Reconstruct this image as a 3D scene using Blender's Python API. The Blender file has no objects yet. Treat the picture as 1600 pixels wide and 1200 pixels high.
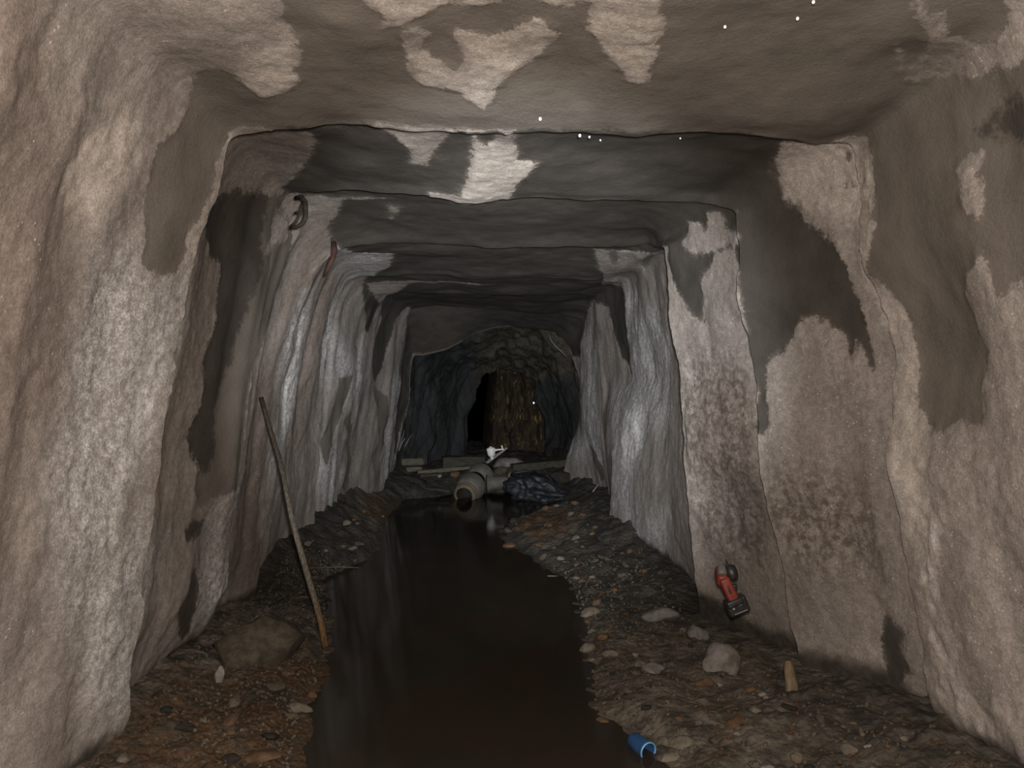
import bpy, bmesh, math, random
import numpy as np
from mathutils import Vector, Matrix, Euler
random.seed(7)
SC = bpy.context.scene
COL = SC.collection

# ---------------------------------------------------------------- camera, world, lamps, exposure
CAM_Z = 1.15
cam_d = bpy.data.cameras.new('camera'); cam_d.lens = 27.0; cam_d.sensor_width = 36.0; cam_d.clip_start = 0.02
cam = bpy.data.objects.new('camera', cam_d); COL.objects.link(cam)
cam.location = (0, 0, CAM_Z)
cam.rotation_euler = Vector((35 / 1200, 1, 5 / 1200)).to_track_quat('-Z', 'Y').to_euler()
SC.camera = cam
w = bpy.data.worlds.new('darkness'); SC.world = w; w.use_nodes = True
w.node_tree.nodes['Background'].inputs[0].default_value = (0, 0, 0, 1)
w.node_tree.nodes['Background'].inputs[1].default_value = 0.0
SC.view_settings.view_transform = 'Standard'; SC.view_settings.look = 'None'
SC.view_settings.gamma = 1.0; SC.view_settings.use_curve_mapping = False
SC.view_settings.exposure = 0.0

def lamp(name, loc, target, power, color, cone, blend, radius):
    l = bpy.data.lights.new(name, 'SPOT'); l.energy = power; l.color = color
    l.spot_size = math.radians(cone); l.spot_blend = blend; l.shadow_soft_size = radius
    o = bpy.data.objects.new(name, l); COL.objects.link(o)
    o.location = loc
    o.rotation_euler = (Vector(target) - Vector(loc)).to_track_quat('-Z', 'Y').to_euler()
    return o
# the photographer's head torch (wide, warm) and hand torch (narrower, cooler) held by the camera
lamp('head_torch', (0.02, 0.02, 1.22), (0.1, 6, 1.25), 208, (1.0, 0.895, 0.80), 178, 0.25, 0.03)
lamp('hand_torch', (0.05, 0.03, 1.20), (0.12, 8, 1.28), 1350, (0.93, 0.97, 1.0), 45, 1.0, 0.03)

# ---- traced dimensions of the drift, in metres
FRAMES = [{'L':[(-1.36,-1.6,-0.35),(-1.22,-1.6,0.1),(-1.12,-1.6,0.5),(-1.03,-1.6,0.9),(-0.97,-1.6,1.3),(-0.88,-1.6,1.7),(-0.8,-1.6,1.95)],'C':[(-0.8,-1.6,1.95),(-0.2,-1.6,1.97),(0.4,-1.6,1.97),(1.08,-1.6,1.95)],'R':[(1.08,-1.6,1.95),(1.2,-1.6,1.5),(1.27,-1.6,1.05),(1.34,-1.6,0.5),(1.42,-1.6,0.1),(1.55,-1.6,-0.35)]},{'L':[(-1.36,0.9,-0.35),(-1.22,0.9,0.1),(-1.12,0.9,0.5),(-1.03,0.9,0.9),(-0.97,0.9,1.3),(-0.88,0.9,1.7),(-0.8,0.9,1.95)],'C':[(-0.8,0.9,1.95),(-0.2,0.9,1.97),(0.4,0.9,1.97),(1.08,0.9,1.95)],'R':[(1.08,0.9,1.95),(1.2,0.9,1.5),(1.27,0.9,1.05),(1.34,0.9,0.5),(1.42,0.9,0.1),(1.55,0.9,-0.35)]},{'L':[(-1.194,2.33,-0.35),(-1.12,2.33,-0.053),(-1.098,2.33,0.109),(-1.07,2.33,0.28),(-1.038,2.33,0.528),(-0.994,2.33,0.738),(-0.964,2.33,1.083),(-0.934,2.33,1.275),(-0.887,2.33,1.496),(-0.83,2.33,1.679),(-0.802,2.33,1.833),(-0.779,2.33,1.916)],'C':[(-0.779,2.33,1.916),(-0.607,2.33,1.914),(-0.473,2.33,1.938),(-0.319,2.33,1.924),(-0.126,2.33,1.924),(0.068,2.33,1.912),(0.263,2.33,1.918),(0.459,2.33,1.91),(0.656,2.33,1.932),(0.795,2.33,1.919),(0.965,2.359,1.917),(1.181,2.45,1.939)],'R':[(1.181,2.45,1.939),(1.195,2.45,1.72),(1.205,2.45,1.575),(1.285,2.45,1.368),(1.316,2.45,1.243),(1.307,2.45,1.077),(1.286,2.45,0.87),(1.342,2.45,0.642),(1.392,2.45,0.332),(1.44,2.45,0.104),(1.492,2.45,-0.166),(1.538,2.45,-0.35)]},{'L':[(-1.419,3.3,-0.35),(-1.328,3.3,0.011),(-1.195,3.3,0.145),(-1.114,3.3,0.294),(-1.112,3.3,0.538),(-1.058,3.3,0.742),(-1.026,3.3,1.055),(-1.0,3.3,1.245),(-0.954,3.3,1.6),(-0.914,3.3,1.873),(-0.873,3.3,1.983)],'C':[(-0.873,3.3,1.983),(-0.562,3.15,1.947),(-0.223,3.15,1.921),(-0.066,3.15,1.903),(0.171,3.15,1.931),(0.356,3.15,1.927),(0.62,3.15,1.916),(0.887,3.15,1.905),(0.967,3.0,1.844)],'R':[(0.967,3.0,1.844),(0.976,3.0,1.667),(0.976,3.0,1.478),(1.022,3.0,1.332),(1.04,3.0,1.183),(1.052,3.0,0.973),(1.085,3.0,0.759),(1.136,3.0,0.532),(1.186,3.0,0.279),(1.212,3.0,0.127),(1.255,3.0,-0.062),(1.327,3.0,-0.35)]},{'L':[(-1.308,4.0,-0.35),(-1.229,4.0,-0.037),(-1.165,4.0,0.374),(-1.145,4.0,0.671),(-1.113,4.0,0.952),(-1.084,4.0,1.167),(-0.976,4.0,1.564),(-0.878,4.0,1.763),(-0.795,4.0,1.869)],'C':[(-0.795,4.0,1.869),(-0.575,4.2,1.924),(-0.436,4.2,1.932),(-0.227,4.2,1.923),(-0.018,4.2,1.91),(0.298,4.2,1.911),(0.65,4.2,1.913),(0.862,4.2,1.928),(0.853,3.7,1.836)],'R':[(0.853,3.7,1.836),(0.872,3.7,1.693),(0.872,3.7,1.507),(0.906,3.7,1.321),(0.934,3.7,1.041),(0.946,3.7,0.855),(0.962,3.7,0.545),(0.993,3.7,0.297),(1.039,3.7,-0.045),(1.116,3.7,-0.35)]},{'L':[(-1.32,5.3,-0.35),(-1.213,5.3,0.077),(-1.187,5.3,0.427),(-1.162,5.3,0.821),(-1.14,5.3,1.172),(-1.11,5.3,1.435),(-1.049,5.3,1.668),(-0.979,5.3,1.888)],'C':[(-0.979,5.3,1.888),(-0.908,5.34,1.916),(-0.555,5.34,1.927),(-0.289,5.34,1.919),(-0.022,5.34,1.902),(0.245,5.34,1.921),(0.513,5.34,1.904),(0.737,5.34,1.887),(1.005,5.8,1.942)],'R':[(1.005,5.8,1.942),(1.005,5.8,1.709),(1.044,5.8,1.466),(1.073,5.8,1.223),(0.985,5.8,0.98),(0.936,5.8,0.689),(0.921,5.8,0.398),(0.911,5.8,0.059),(1.014,5.8,-0.35)]},{'L':[(-1.345,6.2,-0.35),(-1.246,6.2,0.047),(-1.195,6.2,0.56),(-1.114,6.2,0.919),(-1.074,6.2,1.227),(-1.064,6.2,1.535),(-1.023,6.2,1.793),(-0.926,6.2,1.886)],'C':[(-0.926,6.2,1.886),(-0.77,6.4,1.931),(-0.346,6.4,1.922),(0.08,6.4,1.913),(0.454,6.4,1.914),(0.722,6.4,1.926),(0.927,6.8,1.958)],'R':[(0.927,6.8,1.958),(0.938,6.8,1.747),(0.972,6.8,1.406),(1.001,6.8,1.065),(0.983,6.8,0.723),(1.023,6.8,0.382),(1.08,6.8,0.041),(1.178,6.8,-0.35)]},{'L':[(-1.145,7.6,-0.35),(-1.077,7.6,-0.079),(-0.989,7.6,0.551),(-0.927,7.6,1.055),(-0.902,7.6,1.434),(-0.852,7.6,1.75),(-0.776,7.6,1.927)],'C':[(-0.776,7.6,1.927),(-0.544,7.7,1.963),(-0.096,7.7,1.933),(0.353,7.7,1.902),(0.675,7.7,1.877),(0.92,7.7,1.826)],'R':[(0.92,7.7,1.826),(0.907,7.7,1.568),(0.92,7.7,1.182),(0.926,7.7,0.796),(0.958,7.7,0.539),(1.029,7.7,0.217),(1.094,7.7,-0.105),(1.155,7.7,-0.35)]},{'L':[(-1.177,8.4,-0.35),(-1.107,8.4,-0.069),(-0.996,8.4,0.488),(-0.872,8.4,1.045),(-0.858,8.4,1.359),(-0.83,8.4,1.492)],'C':[(-0.83,8.4,1.492),(-0.719,8.4,1.492),(-0.454,8.4,1.562),(-0.175,8.4,1.717),(0.035,8.4,1.787),(0.245,8.4,1.808),(0.596,8.4,1.781),(0.75,8.4,1.746),(0.877,8.4,1.571)],'R':[(0.877,8.4,1.571),(0.983,8.4,1.255),(0.99,8.4,1.045),(0.982,8.4,0.764),(0.842,8.4,0.378),(0.806,8.4,0.133),(0.806,8.4,-0.147),(0.857,8.4,-0.35)]}]
BAY_DEPTH = [(0.02,0.02,0.02),(0.05,0.04,0.05),(0.1,0.07,0.1),(0.08,0.07,0.08),(0.09,0.06,0.1),(0.07,0.05,0.06),(0.06,0.05,0.05),(0.05,0.04,0.04)]
ROCK_FRAMES = [{'L':[(-1.243,8.3,-0.35),(-1.203,8.3,-0.192),(-1.163,8.3,0.496),(-1.095,8.3,1.184),(-1.026,8.3,1.598),(-0.862,8.3,1.874)],'C':[(-0.862,8.3,1.874),(-0.449,8.3,1.958),(0.104,8.3,1.973),(0.589,8.3,1.947),(1.02,8.3,1.844)],'R':[(1.02,8.3,1.844),(1.145,8.3,1.185),(1.172,8.3,0.491),(1.214,8.3,-0.203),(1.251,8.3,-0.35)]},{'L':[(-1.021,9.3,-0.35),(-0.964,9.3,-0.124),(-0.849,9.3,0.416),(-0.795,9.3,0.88),(-0.749,9.3,1.266),(-0.58,9.3,1.498)],'C':[(-0.58,9.3,1.498),(-0.271,9.3,1.614),(0.039,9.3,1.747),(0.271,9.3,1.763),(0.582,9.3,1.686),(0.8,9.3,1.5)],'R':[(0.8,9.3,1.5),(0.932,9.3,1.189),(0.994,9.3,0.8),(0.971,9.3,0.412),(0.97,9.3,-0.131),(1.025,9.3,-0.35)]},{'L':[(-0.411,10.3,-0.35),(-0.368,10.3,-0.178),(-0.325,10.3,0.165),(-0.308,10.3,0.422),(-0.317,10.3,0.85),(-0.291,10.3,1.15),(-0.197,10.3,1.313)],'C':[(-0.197,10.3,1.313),(-0.069,10.3,1.39),(0.129,10.3,1.433),(0.3,10.3,1.416),(0.49,10.3,1.382),(0.67,10.3,1.262)],'R':[(0.67,10.3,1.262),(0.739,10.3,1.021),(0.773,10.3,0.677),(0.756,10.3,0.162),(0.756,10.3,-0.182),(0.798,10.3,-0.35)]},{'L':[(-0.566,10.7,-0.35),(-0.524,10.7,-0.184),(-0.507,10.7,0.127),(-0.507,10.7,0.839),(-0.436,10.7,1.284),(-0.312,10.7,1.48)],'C':[(-0.312,10.7,1.48),(-0.071,10.7,1.587),(0.312,10.7,1.614),(0.669,10.7,1.552),(0.866,10.7,1.373)],'R':[(0.866,10.7,1.373),(0.974,10.7,1.016),(1.009,10.7,0.659),(1.009,10.7,0.123),(1.009,10.7,-0.19),(1.049,10.7,-0.35)]},{'L':[(-0.545,12.6,-0.35),(-0.523,12.6,-0.265),(-0.524,12.6,0.783),(-0.451,12.6,1.202),(-0.315,12.6,1.412)],'C':[(-0.315,12.6,1.412),(0.368,12.6,1.56),(0.894,12.6,1.413)],'R':[(0.894,12.6,1.413),(1.02,12.6,0.782),(1.02,12.6,-0.27),(1.04,12.6,-0.35)]}]
RUN = [0.0,2.5,3.975,4.776,5.578,7.137,8.118,9.313,10.087]
GIRTH = 1.55
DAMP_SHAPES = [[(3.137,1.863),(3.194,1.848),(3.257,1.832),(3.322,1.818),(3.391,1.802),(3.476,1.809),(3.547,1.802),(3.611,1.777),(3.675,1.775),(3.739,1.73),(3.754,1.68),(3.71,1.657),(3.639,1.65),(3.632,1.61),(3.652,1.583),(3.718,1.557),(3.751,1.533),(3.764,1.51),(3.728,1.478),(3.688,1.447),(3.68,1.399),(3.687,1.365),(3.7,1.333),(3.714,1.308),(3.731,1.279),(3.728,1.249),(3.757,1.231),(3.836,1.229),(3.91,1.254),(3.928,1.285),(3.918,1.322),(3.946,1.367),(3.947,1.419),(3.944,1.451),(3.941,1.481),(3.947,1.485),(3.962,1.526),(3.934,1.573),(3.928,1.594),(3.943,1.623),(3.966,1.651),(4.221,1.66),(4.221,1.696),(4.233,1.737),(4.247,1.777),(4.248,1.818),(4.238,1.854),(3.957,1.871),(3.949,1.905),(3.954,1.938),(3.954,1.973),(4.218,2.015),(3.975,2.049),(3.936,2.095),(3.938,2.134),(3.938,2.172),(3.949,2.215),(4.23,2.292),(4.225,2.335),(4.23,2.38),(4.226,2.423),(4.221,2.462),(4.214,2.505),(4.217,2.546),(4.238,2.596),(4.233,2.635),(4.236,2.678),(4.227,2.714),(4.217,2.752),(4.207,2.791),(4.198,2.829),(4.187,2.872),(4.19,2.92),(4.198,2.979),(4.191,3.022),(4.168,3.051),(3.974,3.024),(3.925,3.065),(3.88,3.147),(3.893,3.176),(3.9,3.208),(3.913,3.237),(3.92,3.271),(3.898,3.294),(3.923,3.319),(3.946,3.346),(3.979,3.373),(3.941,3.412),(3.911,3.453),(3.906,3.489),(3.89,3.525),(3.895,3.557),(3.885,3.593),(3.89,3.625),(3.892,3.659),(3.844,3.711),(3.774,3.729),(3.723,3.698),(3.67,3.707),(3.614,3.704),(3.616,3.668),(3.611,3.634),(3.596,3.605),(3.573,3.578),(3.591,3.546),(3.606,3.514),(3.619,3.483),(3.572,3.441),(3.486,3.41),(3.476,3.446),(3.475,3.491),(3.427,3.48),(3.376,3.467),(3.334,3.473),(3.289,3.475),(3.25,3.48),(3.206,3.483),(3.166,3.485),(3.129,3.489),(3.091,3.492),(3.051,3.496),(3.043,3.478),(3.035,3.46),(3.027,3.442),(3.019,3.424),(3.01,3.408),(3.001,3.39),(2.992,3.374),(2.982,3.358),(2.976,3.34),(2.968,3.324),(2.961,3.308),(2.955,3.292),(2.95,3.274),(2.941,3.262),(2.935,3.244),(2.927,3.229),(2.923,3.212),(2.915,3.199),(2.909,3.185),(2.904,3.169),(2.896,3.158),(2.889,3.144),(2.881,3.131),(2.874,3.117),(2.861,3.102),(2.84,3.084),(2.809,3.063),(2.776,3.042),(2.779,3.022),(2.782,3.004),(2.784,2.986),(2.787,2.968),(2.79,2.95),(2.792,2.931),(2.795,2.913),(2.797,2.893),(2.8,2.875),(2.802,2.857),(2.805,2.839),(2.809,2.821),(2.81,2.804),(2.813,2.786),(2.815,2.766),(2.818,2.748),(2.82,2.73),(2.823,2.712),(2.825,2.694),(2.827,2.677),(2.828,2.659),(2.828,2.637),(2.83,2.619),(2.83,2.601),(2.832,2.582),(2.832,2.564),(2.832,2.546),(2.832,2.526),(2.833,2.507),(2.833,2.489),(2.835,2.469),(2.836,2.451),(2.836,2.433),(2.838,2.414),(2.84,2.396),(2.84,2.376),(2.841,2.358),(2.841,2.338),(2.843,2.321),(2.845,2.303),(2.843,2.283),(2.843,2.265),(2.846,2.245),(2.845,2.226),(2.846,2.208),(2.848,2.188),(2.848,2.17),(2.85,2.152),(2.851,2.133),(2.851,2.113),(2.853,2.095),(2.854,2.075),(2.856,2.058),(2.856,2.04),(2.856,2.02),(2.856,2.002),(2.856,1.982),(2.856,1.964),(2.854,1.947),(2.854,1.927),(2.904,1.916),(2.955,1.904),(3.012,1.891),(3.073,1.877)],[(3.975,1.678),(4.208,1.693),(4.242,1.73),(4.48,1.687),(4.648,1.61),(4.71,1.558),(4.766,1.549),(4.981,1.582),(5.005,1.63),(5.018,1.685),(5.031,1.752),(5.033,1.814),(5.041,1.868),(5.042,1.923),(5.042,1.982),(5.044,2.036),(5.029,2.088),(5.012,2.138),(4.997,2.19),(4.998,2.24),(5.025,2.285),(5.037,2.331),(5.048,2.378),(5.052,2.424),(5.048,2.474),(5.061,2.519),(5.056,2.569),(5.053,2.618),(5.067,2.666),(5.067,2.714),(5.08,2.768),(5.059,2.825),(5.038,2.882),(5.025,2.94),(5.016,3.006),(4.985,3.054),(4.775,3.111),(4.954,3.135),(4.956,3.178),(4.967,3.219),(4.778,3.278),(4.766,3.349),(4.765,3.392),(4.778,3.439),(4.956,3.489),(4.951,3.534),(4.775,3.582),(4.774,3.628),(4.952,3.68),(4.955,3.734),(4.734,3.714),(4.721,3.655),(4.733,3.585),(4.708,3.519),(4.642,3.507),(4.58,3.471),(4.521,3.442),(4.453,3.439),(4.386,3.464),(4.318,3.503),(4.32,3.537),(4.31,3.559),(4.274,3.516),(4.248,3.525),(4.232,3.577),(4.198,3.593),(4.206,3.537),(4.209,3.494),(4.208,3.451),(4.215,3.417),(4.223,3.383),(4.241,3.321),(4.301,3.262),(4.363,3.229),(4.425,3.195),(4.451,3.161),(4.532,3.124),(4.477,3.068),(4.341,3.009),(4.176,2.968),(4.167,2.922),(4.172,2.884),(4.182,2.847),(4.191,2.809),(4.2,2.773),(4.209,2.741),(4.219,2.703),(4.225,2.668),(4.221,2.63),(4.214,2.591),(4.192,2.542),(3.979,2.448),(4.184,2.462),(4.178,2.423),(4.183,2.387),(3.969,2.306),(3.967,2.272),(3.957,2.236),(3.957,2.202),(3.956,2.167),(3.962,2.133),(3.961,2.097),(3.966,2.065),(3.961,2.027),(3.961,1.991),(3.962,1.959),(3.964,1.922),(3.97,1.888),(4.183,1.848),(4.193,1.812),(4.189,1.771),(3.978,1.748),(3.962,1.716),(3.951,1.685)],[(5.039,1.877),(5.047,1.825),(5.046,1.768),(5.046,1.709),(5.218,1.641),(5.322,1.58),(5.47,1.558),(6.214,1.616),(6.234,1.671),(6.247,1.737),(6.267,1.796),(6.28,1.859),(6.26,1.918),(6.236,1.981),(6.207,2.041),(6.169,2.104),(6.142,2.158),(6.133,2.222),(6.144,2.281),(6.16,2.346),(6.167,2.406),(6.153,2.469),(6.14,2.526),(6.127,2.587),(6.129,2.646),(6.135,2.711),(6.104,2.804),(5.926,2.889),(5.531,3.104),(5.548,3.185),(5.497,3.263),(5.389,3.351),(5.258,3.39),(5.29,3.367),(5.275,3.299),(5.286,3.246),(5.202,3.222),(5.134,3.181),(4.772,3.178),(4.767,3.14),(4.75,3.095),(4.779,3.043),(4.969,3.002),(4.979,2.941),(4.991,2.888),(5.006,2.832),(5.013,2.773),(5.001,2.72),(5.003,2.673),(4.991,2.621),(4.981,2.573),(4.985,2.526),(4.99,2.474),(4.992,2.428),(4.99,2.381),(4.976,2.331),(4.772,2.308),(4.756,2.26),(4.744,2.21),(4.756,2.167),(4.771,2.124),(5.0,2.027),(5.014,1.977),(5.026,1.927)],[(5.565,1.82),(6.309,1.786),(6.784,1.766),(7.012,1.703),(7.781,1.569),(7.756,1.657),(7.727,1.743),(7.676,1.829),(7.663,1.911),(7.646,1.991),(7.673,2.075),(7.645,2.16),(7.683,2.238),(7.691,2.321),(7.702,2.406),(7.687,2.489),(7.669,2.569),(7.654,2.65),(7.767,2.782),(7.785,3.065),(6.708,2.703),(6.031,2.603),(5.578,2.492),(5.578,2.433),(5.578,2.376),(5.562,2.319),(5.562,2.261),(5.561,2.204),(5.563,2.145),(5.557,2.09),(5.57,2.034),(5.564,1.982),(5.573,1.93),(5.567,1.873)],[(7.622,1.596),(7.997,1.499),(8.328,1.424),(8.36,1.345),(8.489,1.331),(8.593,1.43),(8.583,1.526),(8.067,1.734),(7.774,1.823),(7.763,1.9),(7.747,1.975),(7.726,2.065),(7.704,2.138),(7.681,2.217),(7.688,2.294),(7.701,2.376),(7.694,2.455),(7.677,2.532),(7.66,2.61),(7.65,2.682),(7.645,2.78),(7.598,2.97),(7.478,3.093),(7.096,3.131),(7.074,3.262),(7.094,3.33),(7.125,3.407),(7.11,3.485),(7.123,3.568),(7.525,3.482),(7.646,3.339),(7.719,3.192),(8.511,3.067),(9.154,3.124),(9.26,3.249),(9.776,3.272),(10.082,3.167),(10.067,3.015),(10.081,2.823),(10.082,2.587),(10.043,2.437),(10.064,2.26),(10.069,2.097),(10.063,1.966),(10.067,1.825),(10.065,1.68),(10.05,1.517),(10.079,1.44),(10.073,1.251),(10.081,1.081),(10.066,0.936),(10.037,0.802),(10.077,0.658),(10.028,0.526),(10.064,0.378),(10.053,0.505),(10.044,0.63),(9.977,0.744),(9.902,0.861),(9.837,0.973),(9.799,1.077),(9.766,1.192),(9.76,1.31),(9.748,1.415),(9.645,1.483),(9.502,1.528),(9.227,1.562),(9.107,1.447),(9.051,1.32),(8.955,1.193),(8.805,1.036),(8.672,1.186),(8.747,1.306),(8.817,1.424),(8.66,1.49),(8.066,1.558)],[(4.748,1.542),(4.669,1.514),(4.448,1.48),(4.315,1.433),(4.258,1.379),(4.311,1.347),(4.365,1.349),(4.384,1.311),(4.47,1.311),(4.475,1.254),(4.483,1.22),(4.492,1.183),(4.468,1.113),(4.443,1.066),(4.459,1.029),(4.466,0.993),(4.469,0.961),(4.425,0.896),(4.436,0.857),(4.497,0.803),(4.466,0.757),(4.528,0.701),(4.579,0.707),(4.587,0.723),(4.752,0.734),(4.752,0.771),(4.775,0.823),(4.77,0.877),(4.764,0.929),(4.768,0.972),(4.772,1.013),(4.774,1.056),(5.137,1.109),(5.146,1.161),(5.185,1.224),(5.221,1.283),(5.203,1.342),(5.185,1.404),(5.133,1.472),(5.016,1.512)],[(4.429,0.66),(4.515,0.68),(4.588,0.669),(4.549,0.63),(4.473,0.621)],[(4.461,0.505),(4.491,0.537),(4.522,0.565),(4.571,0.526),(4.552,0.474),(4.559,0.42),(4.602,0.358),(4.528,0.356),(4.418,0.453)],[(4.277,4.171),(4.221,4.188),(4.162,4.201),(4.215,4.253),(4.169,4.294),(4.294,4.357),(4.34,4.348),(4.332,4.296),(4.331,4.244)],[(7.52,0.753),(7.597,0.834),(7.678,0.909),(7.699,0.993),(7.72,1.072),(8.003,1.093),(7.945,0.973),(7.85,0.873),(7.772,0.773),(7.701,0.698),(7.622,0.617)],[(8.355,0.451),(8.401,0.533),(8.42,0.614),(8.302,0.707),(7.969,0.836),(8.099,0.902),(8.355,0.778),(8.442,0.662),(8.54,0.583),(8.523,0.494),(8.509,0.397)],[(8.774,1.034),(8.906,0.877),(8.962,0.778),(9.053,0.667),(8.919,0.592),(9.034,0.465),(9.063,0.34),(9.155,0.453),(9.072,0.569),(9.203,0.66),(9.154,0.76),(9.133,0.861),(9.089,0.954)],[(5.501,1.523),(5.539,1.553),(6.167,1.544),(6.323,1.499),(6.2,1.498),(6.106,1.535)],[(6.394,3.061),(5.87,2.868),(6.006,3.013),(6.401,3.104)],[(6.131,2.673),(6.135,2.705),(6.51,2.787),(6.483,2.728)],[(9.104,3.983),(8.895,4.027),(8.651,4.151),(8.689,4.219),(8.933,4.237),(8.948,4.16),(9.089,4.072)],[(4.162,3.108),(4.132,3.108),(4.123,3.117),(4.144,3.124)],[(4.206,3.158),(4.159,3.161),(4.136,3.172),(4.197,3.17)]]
LIGHT_SHAPES = [[(2.856,2.029),(2.896,2.024),(2.943,2.015),(2.994,2.007),(3.048,1.998),(3.104,1.99),(3.163,1.981),(3.224,1.972),(3.284,1.961),(3.322,1.975),(3.367,1.99),(3.417,1.977),(3.406,2.016),(3.37,2.061),(3.321,2.111),(3.345,2.138),(3.329,2.177),(3.299,2.208),(3.273,2.24),(3.283,2.258),(3.321,2.295),(3.325,2.329),(3.304,2.337),(3.304,2.362),(3.376,2.362),(3.411,2.356),(3.452,2.381),(3.499,2.396),(3.58,2.435),(3.637,2.465),(3.647,2.501),(3.547,2.499),(3.453,2.496),(3.376,2.498),(3.273,2.478),(3.217,2.469),(3.163,2.462),(3.109,2.455),(3.058,2.442),(3.007,2.431),(2.961,2.423),(2.917,2.412),(2.874,2.403),(2.84,2.396),(2.84,2.376),(2.841,2.358),(2.841,2.337),(2.843,2.319),(2.843,2.299),(2.843,2.279),(2.843,2.26),(2.845,2.242),(2.845,2.22),(2.846,2.202),(2.846,2.183),(2.848,2.163),(2.85,2.143),(2.851,2.126),(2.853,2.104),(2.854,2.086),(2.854,2.066),(2.856,2.047)],[(3.417,2.006),(3.417,2.04),(3.452,2.058),(3.521,2.041),(3.565,2.065),(3.601,2.092),(3.59,2.122),(3.499,2.12),(3.465,2.106),(3.434,2.117),(3.463,2.16),(3.453,2.201),(3.398,2.227),(3.358,2.272),(3.44,2.312),(3.501,2.292),(3.572,2.26),(3.611,2.229),(3.647,2.197),(3.713,2.179),(3.806,2.152),(3.765,2.127),(3.706,2.09),(3.703,2.058),(3.696,2.025),(3.641,2.002),(3.567,2.007),(3.496,2.013)],[(3.232,2.915),(3.257,2.957),(3.298,2.984),(3.278,3.004),(3.36,3.049),(3.363,3.09),(3.342,3.11),(3.268,3.113),(3.24,3.09),(3.189,3.065),(3.12,3.038),(3.05,3.011),(3.045,3.033),(3.038,3.054),(3.03,3.072),(3.015,3.09),(2.991,3.104),(3.007,3.12),(3.017,3.136),(3.025,3.151),(3.035,3.167),(3.043,3.183),(3.091,3.176),(3.133,3.172),(3.184,3.165),(3.232,3.16),(3.303,3.152),(3.376,3.14),(3.422,3.136),(3.506,3.111),(3.593,3.086),(3.614,3.067),(3.578,3.047),(3.488,3.047),(3.414,3.031),(3.348,2.993),(3.281,2.941)],[(3.499,3.235),(3.439,3.247),(3.476,3.271),(3.452,3.299),(3.452,3.331),(3.475,3.347),(3.521,3.321),(3.537,3.288),(3.542,3.253)],[(3.437,2.974),(3.483,3.008),(3.573,3.04),(3.529,3.011)],[(3.959,1.87),(4.187,1.904),(4.226,1.945),(4.326,1.982),(4.465,1.998),(4.458,2.032),(4.327,2.054),(4.21,2.072),(3.954,2.086),(3.951,2.049),(3.952,2.013),(3.954,1.977),(3.954,1.941),(3.949,1.905)],[(3.934,2.102),(4.214,2.143),(4.378,2.161),(4.563,2.165),(4.697,2.16),(4.725,2.115),(4.751,2.066),(5.009,2.1),(5.008,2.149),(4.994,2.199),(4.774,2.279),(4.766,2.328),(4.602,2.322),(4.509,2.338),(4.417,2.356),(4.38,2.292),(4.26,2.265),(3.949,2.208),(3.952,2.185),(4.221,2.204),(4.26,2.179),(4.19,2.151)],[(5.117,1.861),(5.139,1.898),(5.286,1.841)],[(4.747,1.498),(5.038,1.503),(5.08,1.456),(4.745,1.374),(4.701,1.37),(4.767,1.424),(4.758,1.462)],[(5.143,2.981),(5.134,3.033),(5.197,3.106),(5.026,3.015),(4.984,3.038),(5.029,3.118),(4.771,3.172),(5.132,3.174),(5.314,3.156),(5.393,3.115)]]
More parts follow.
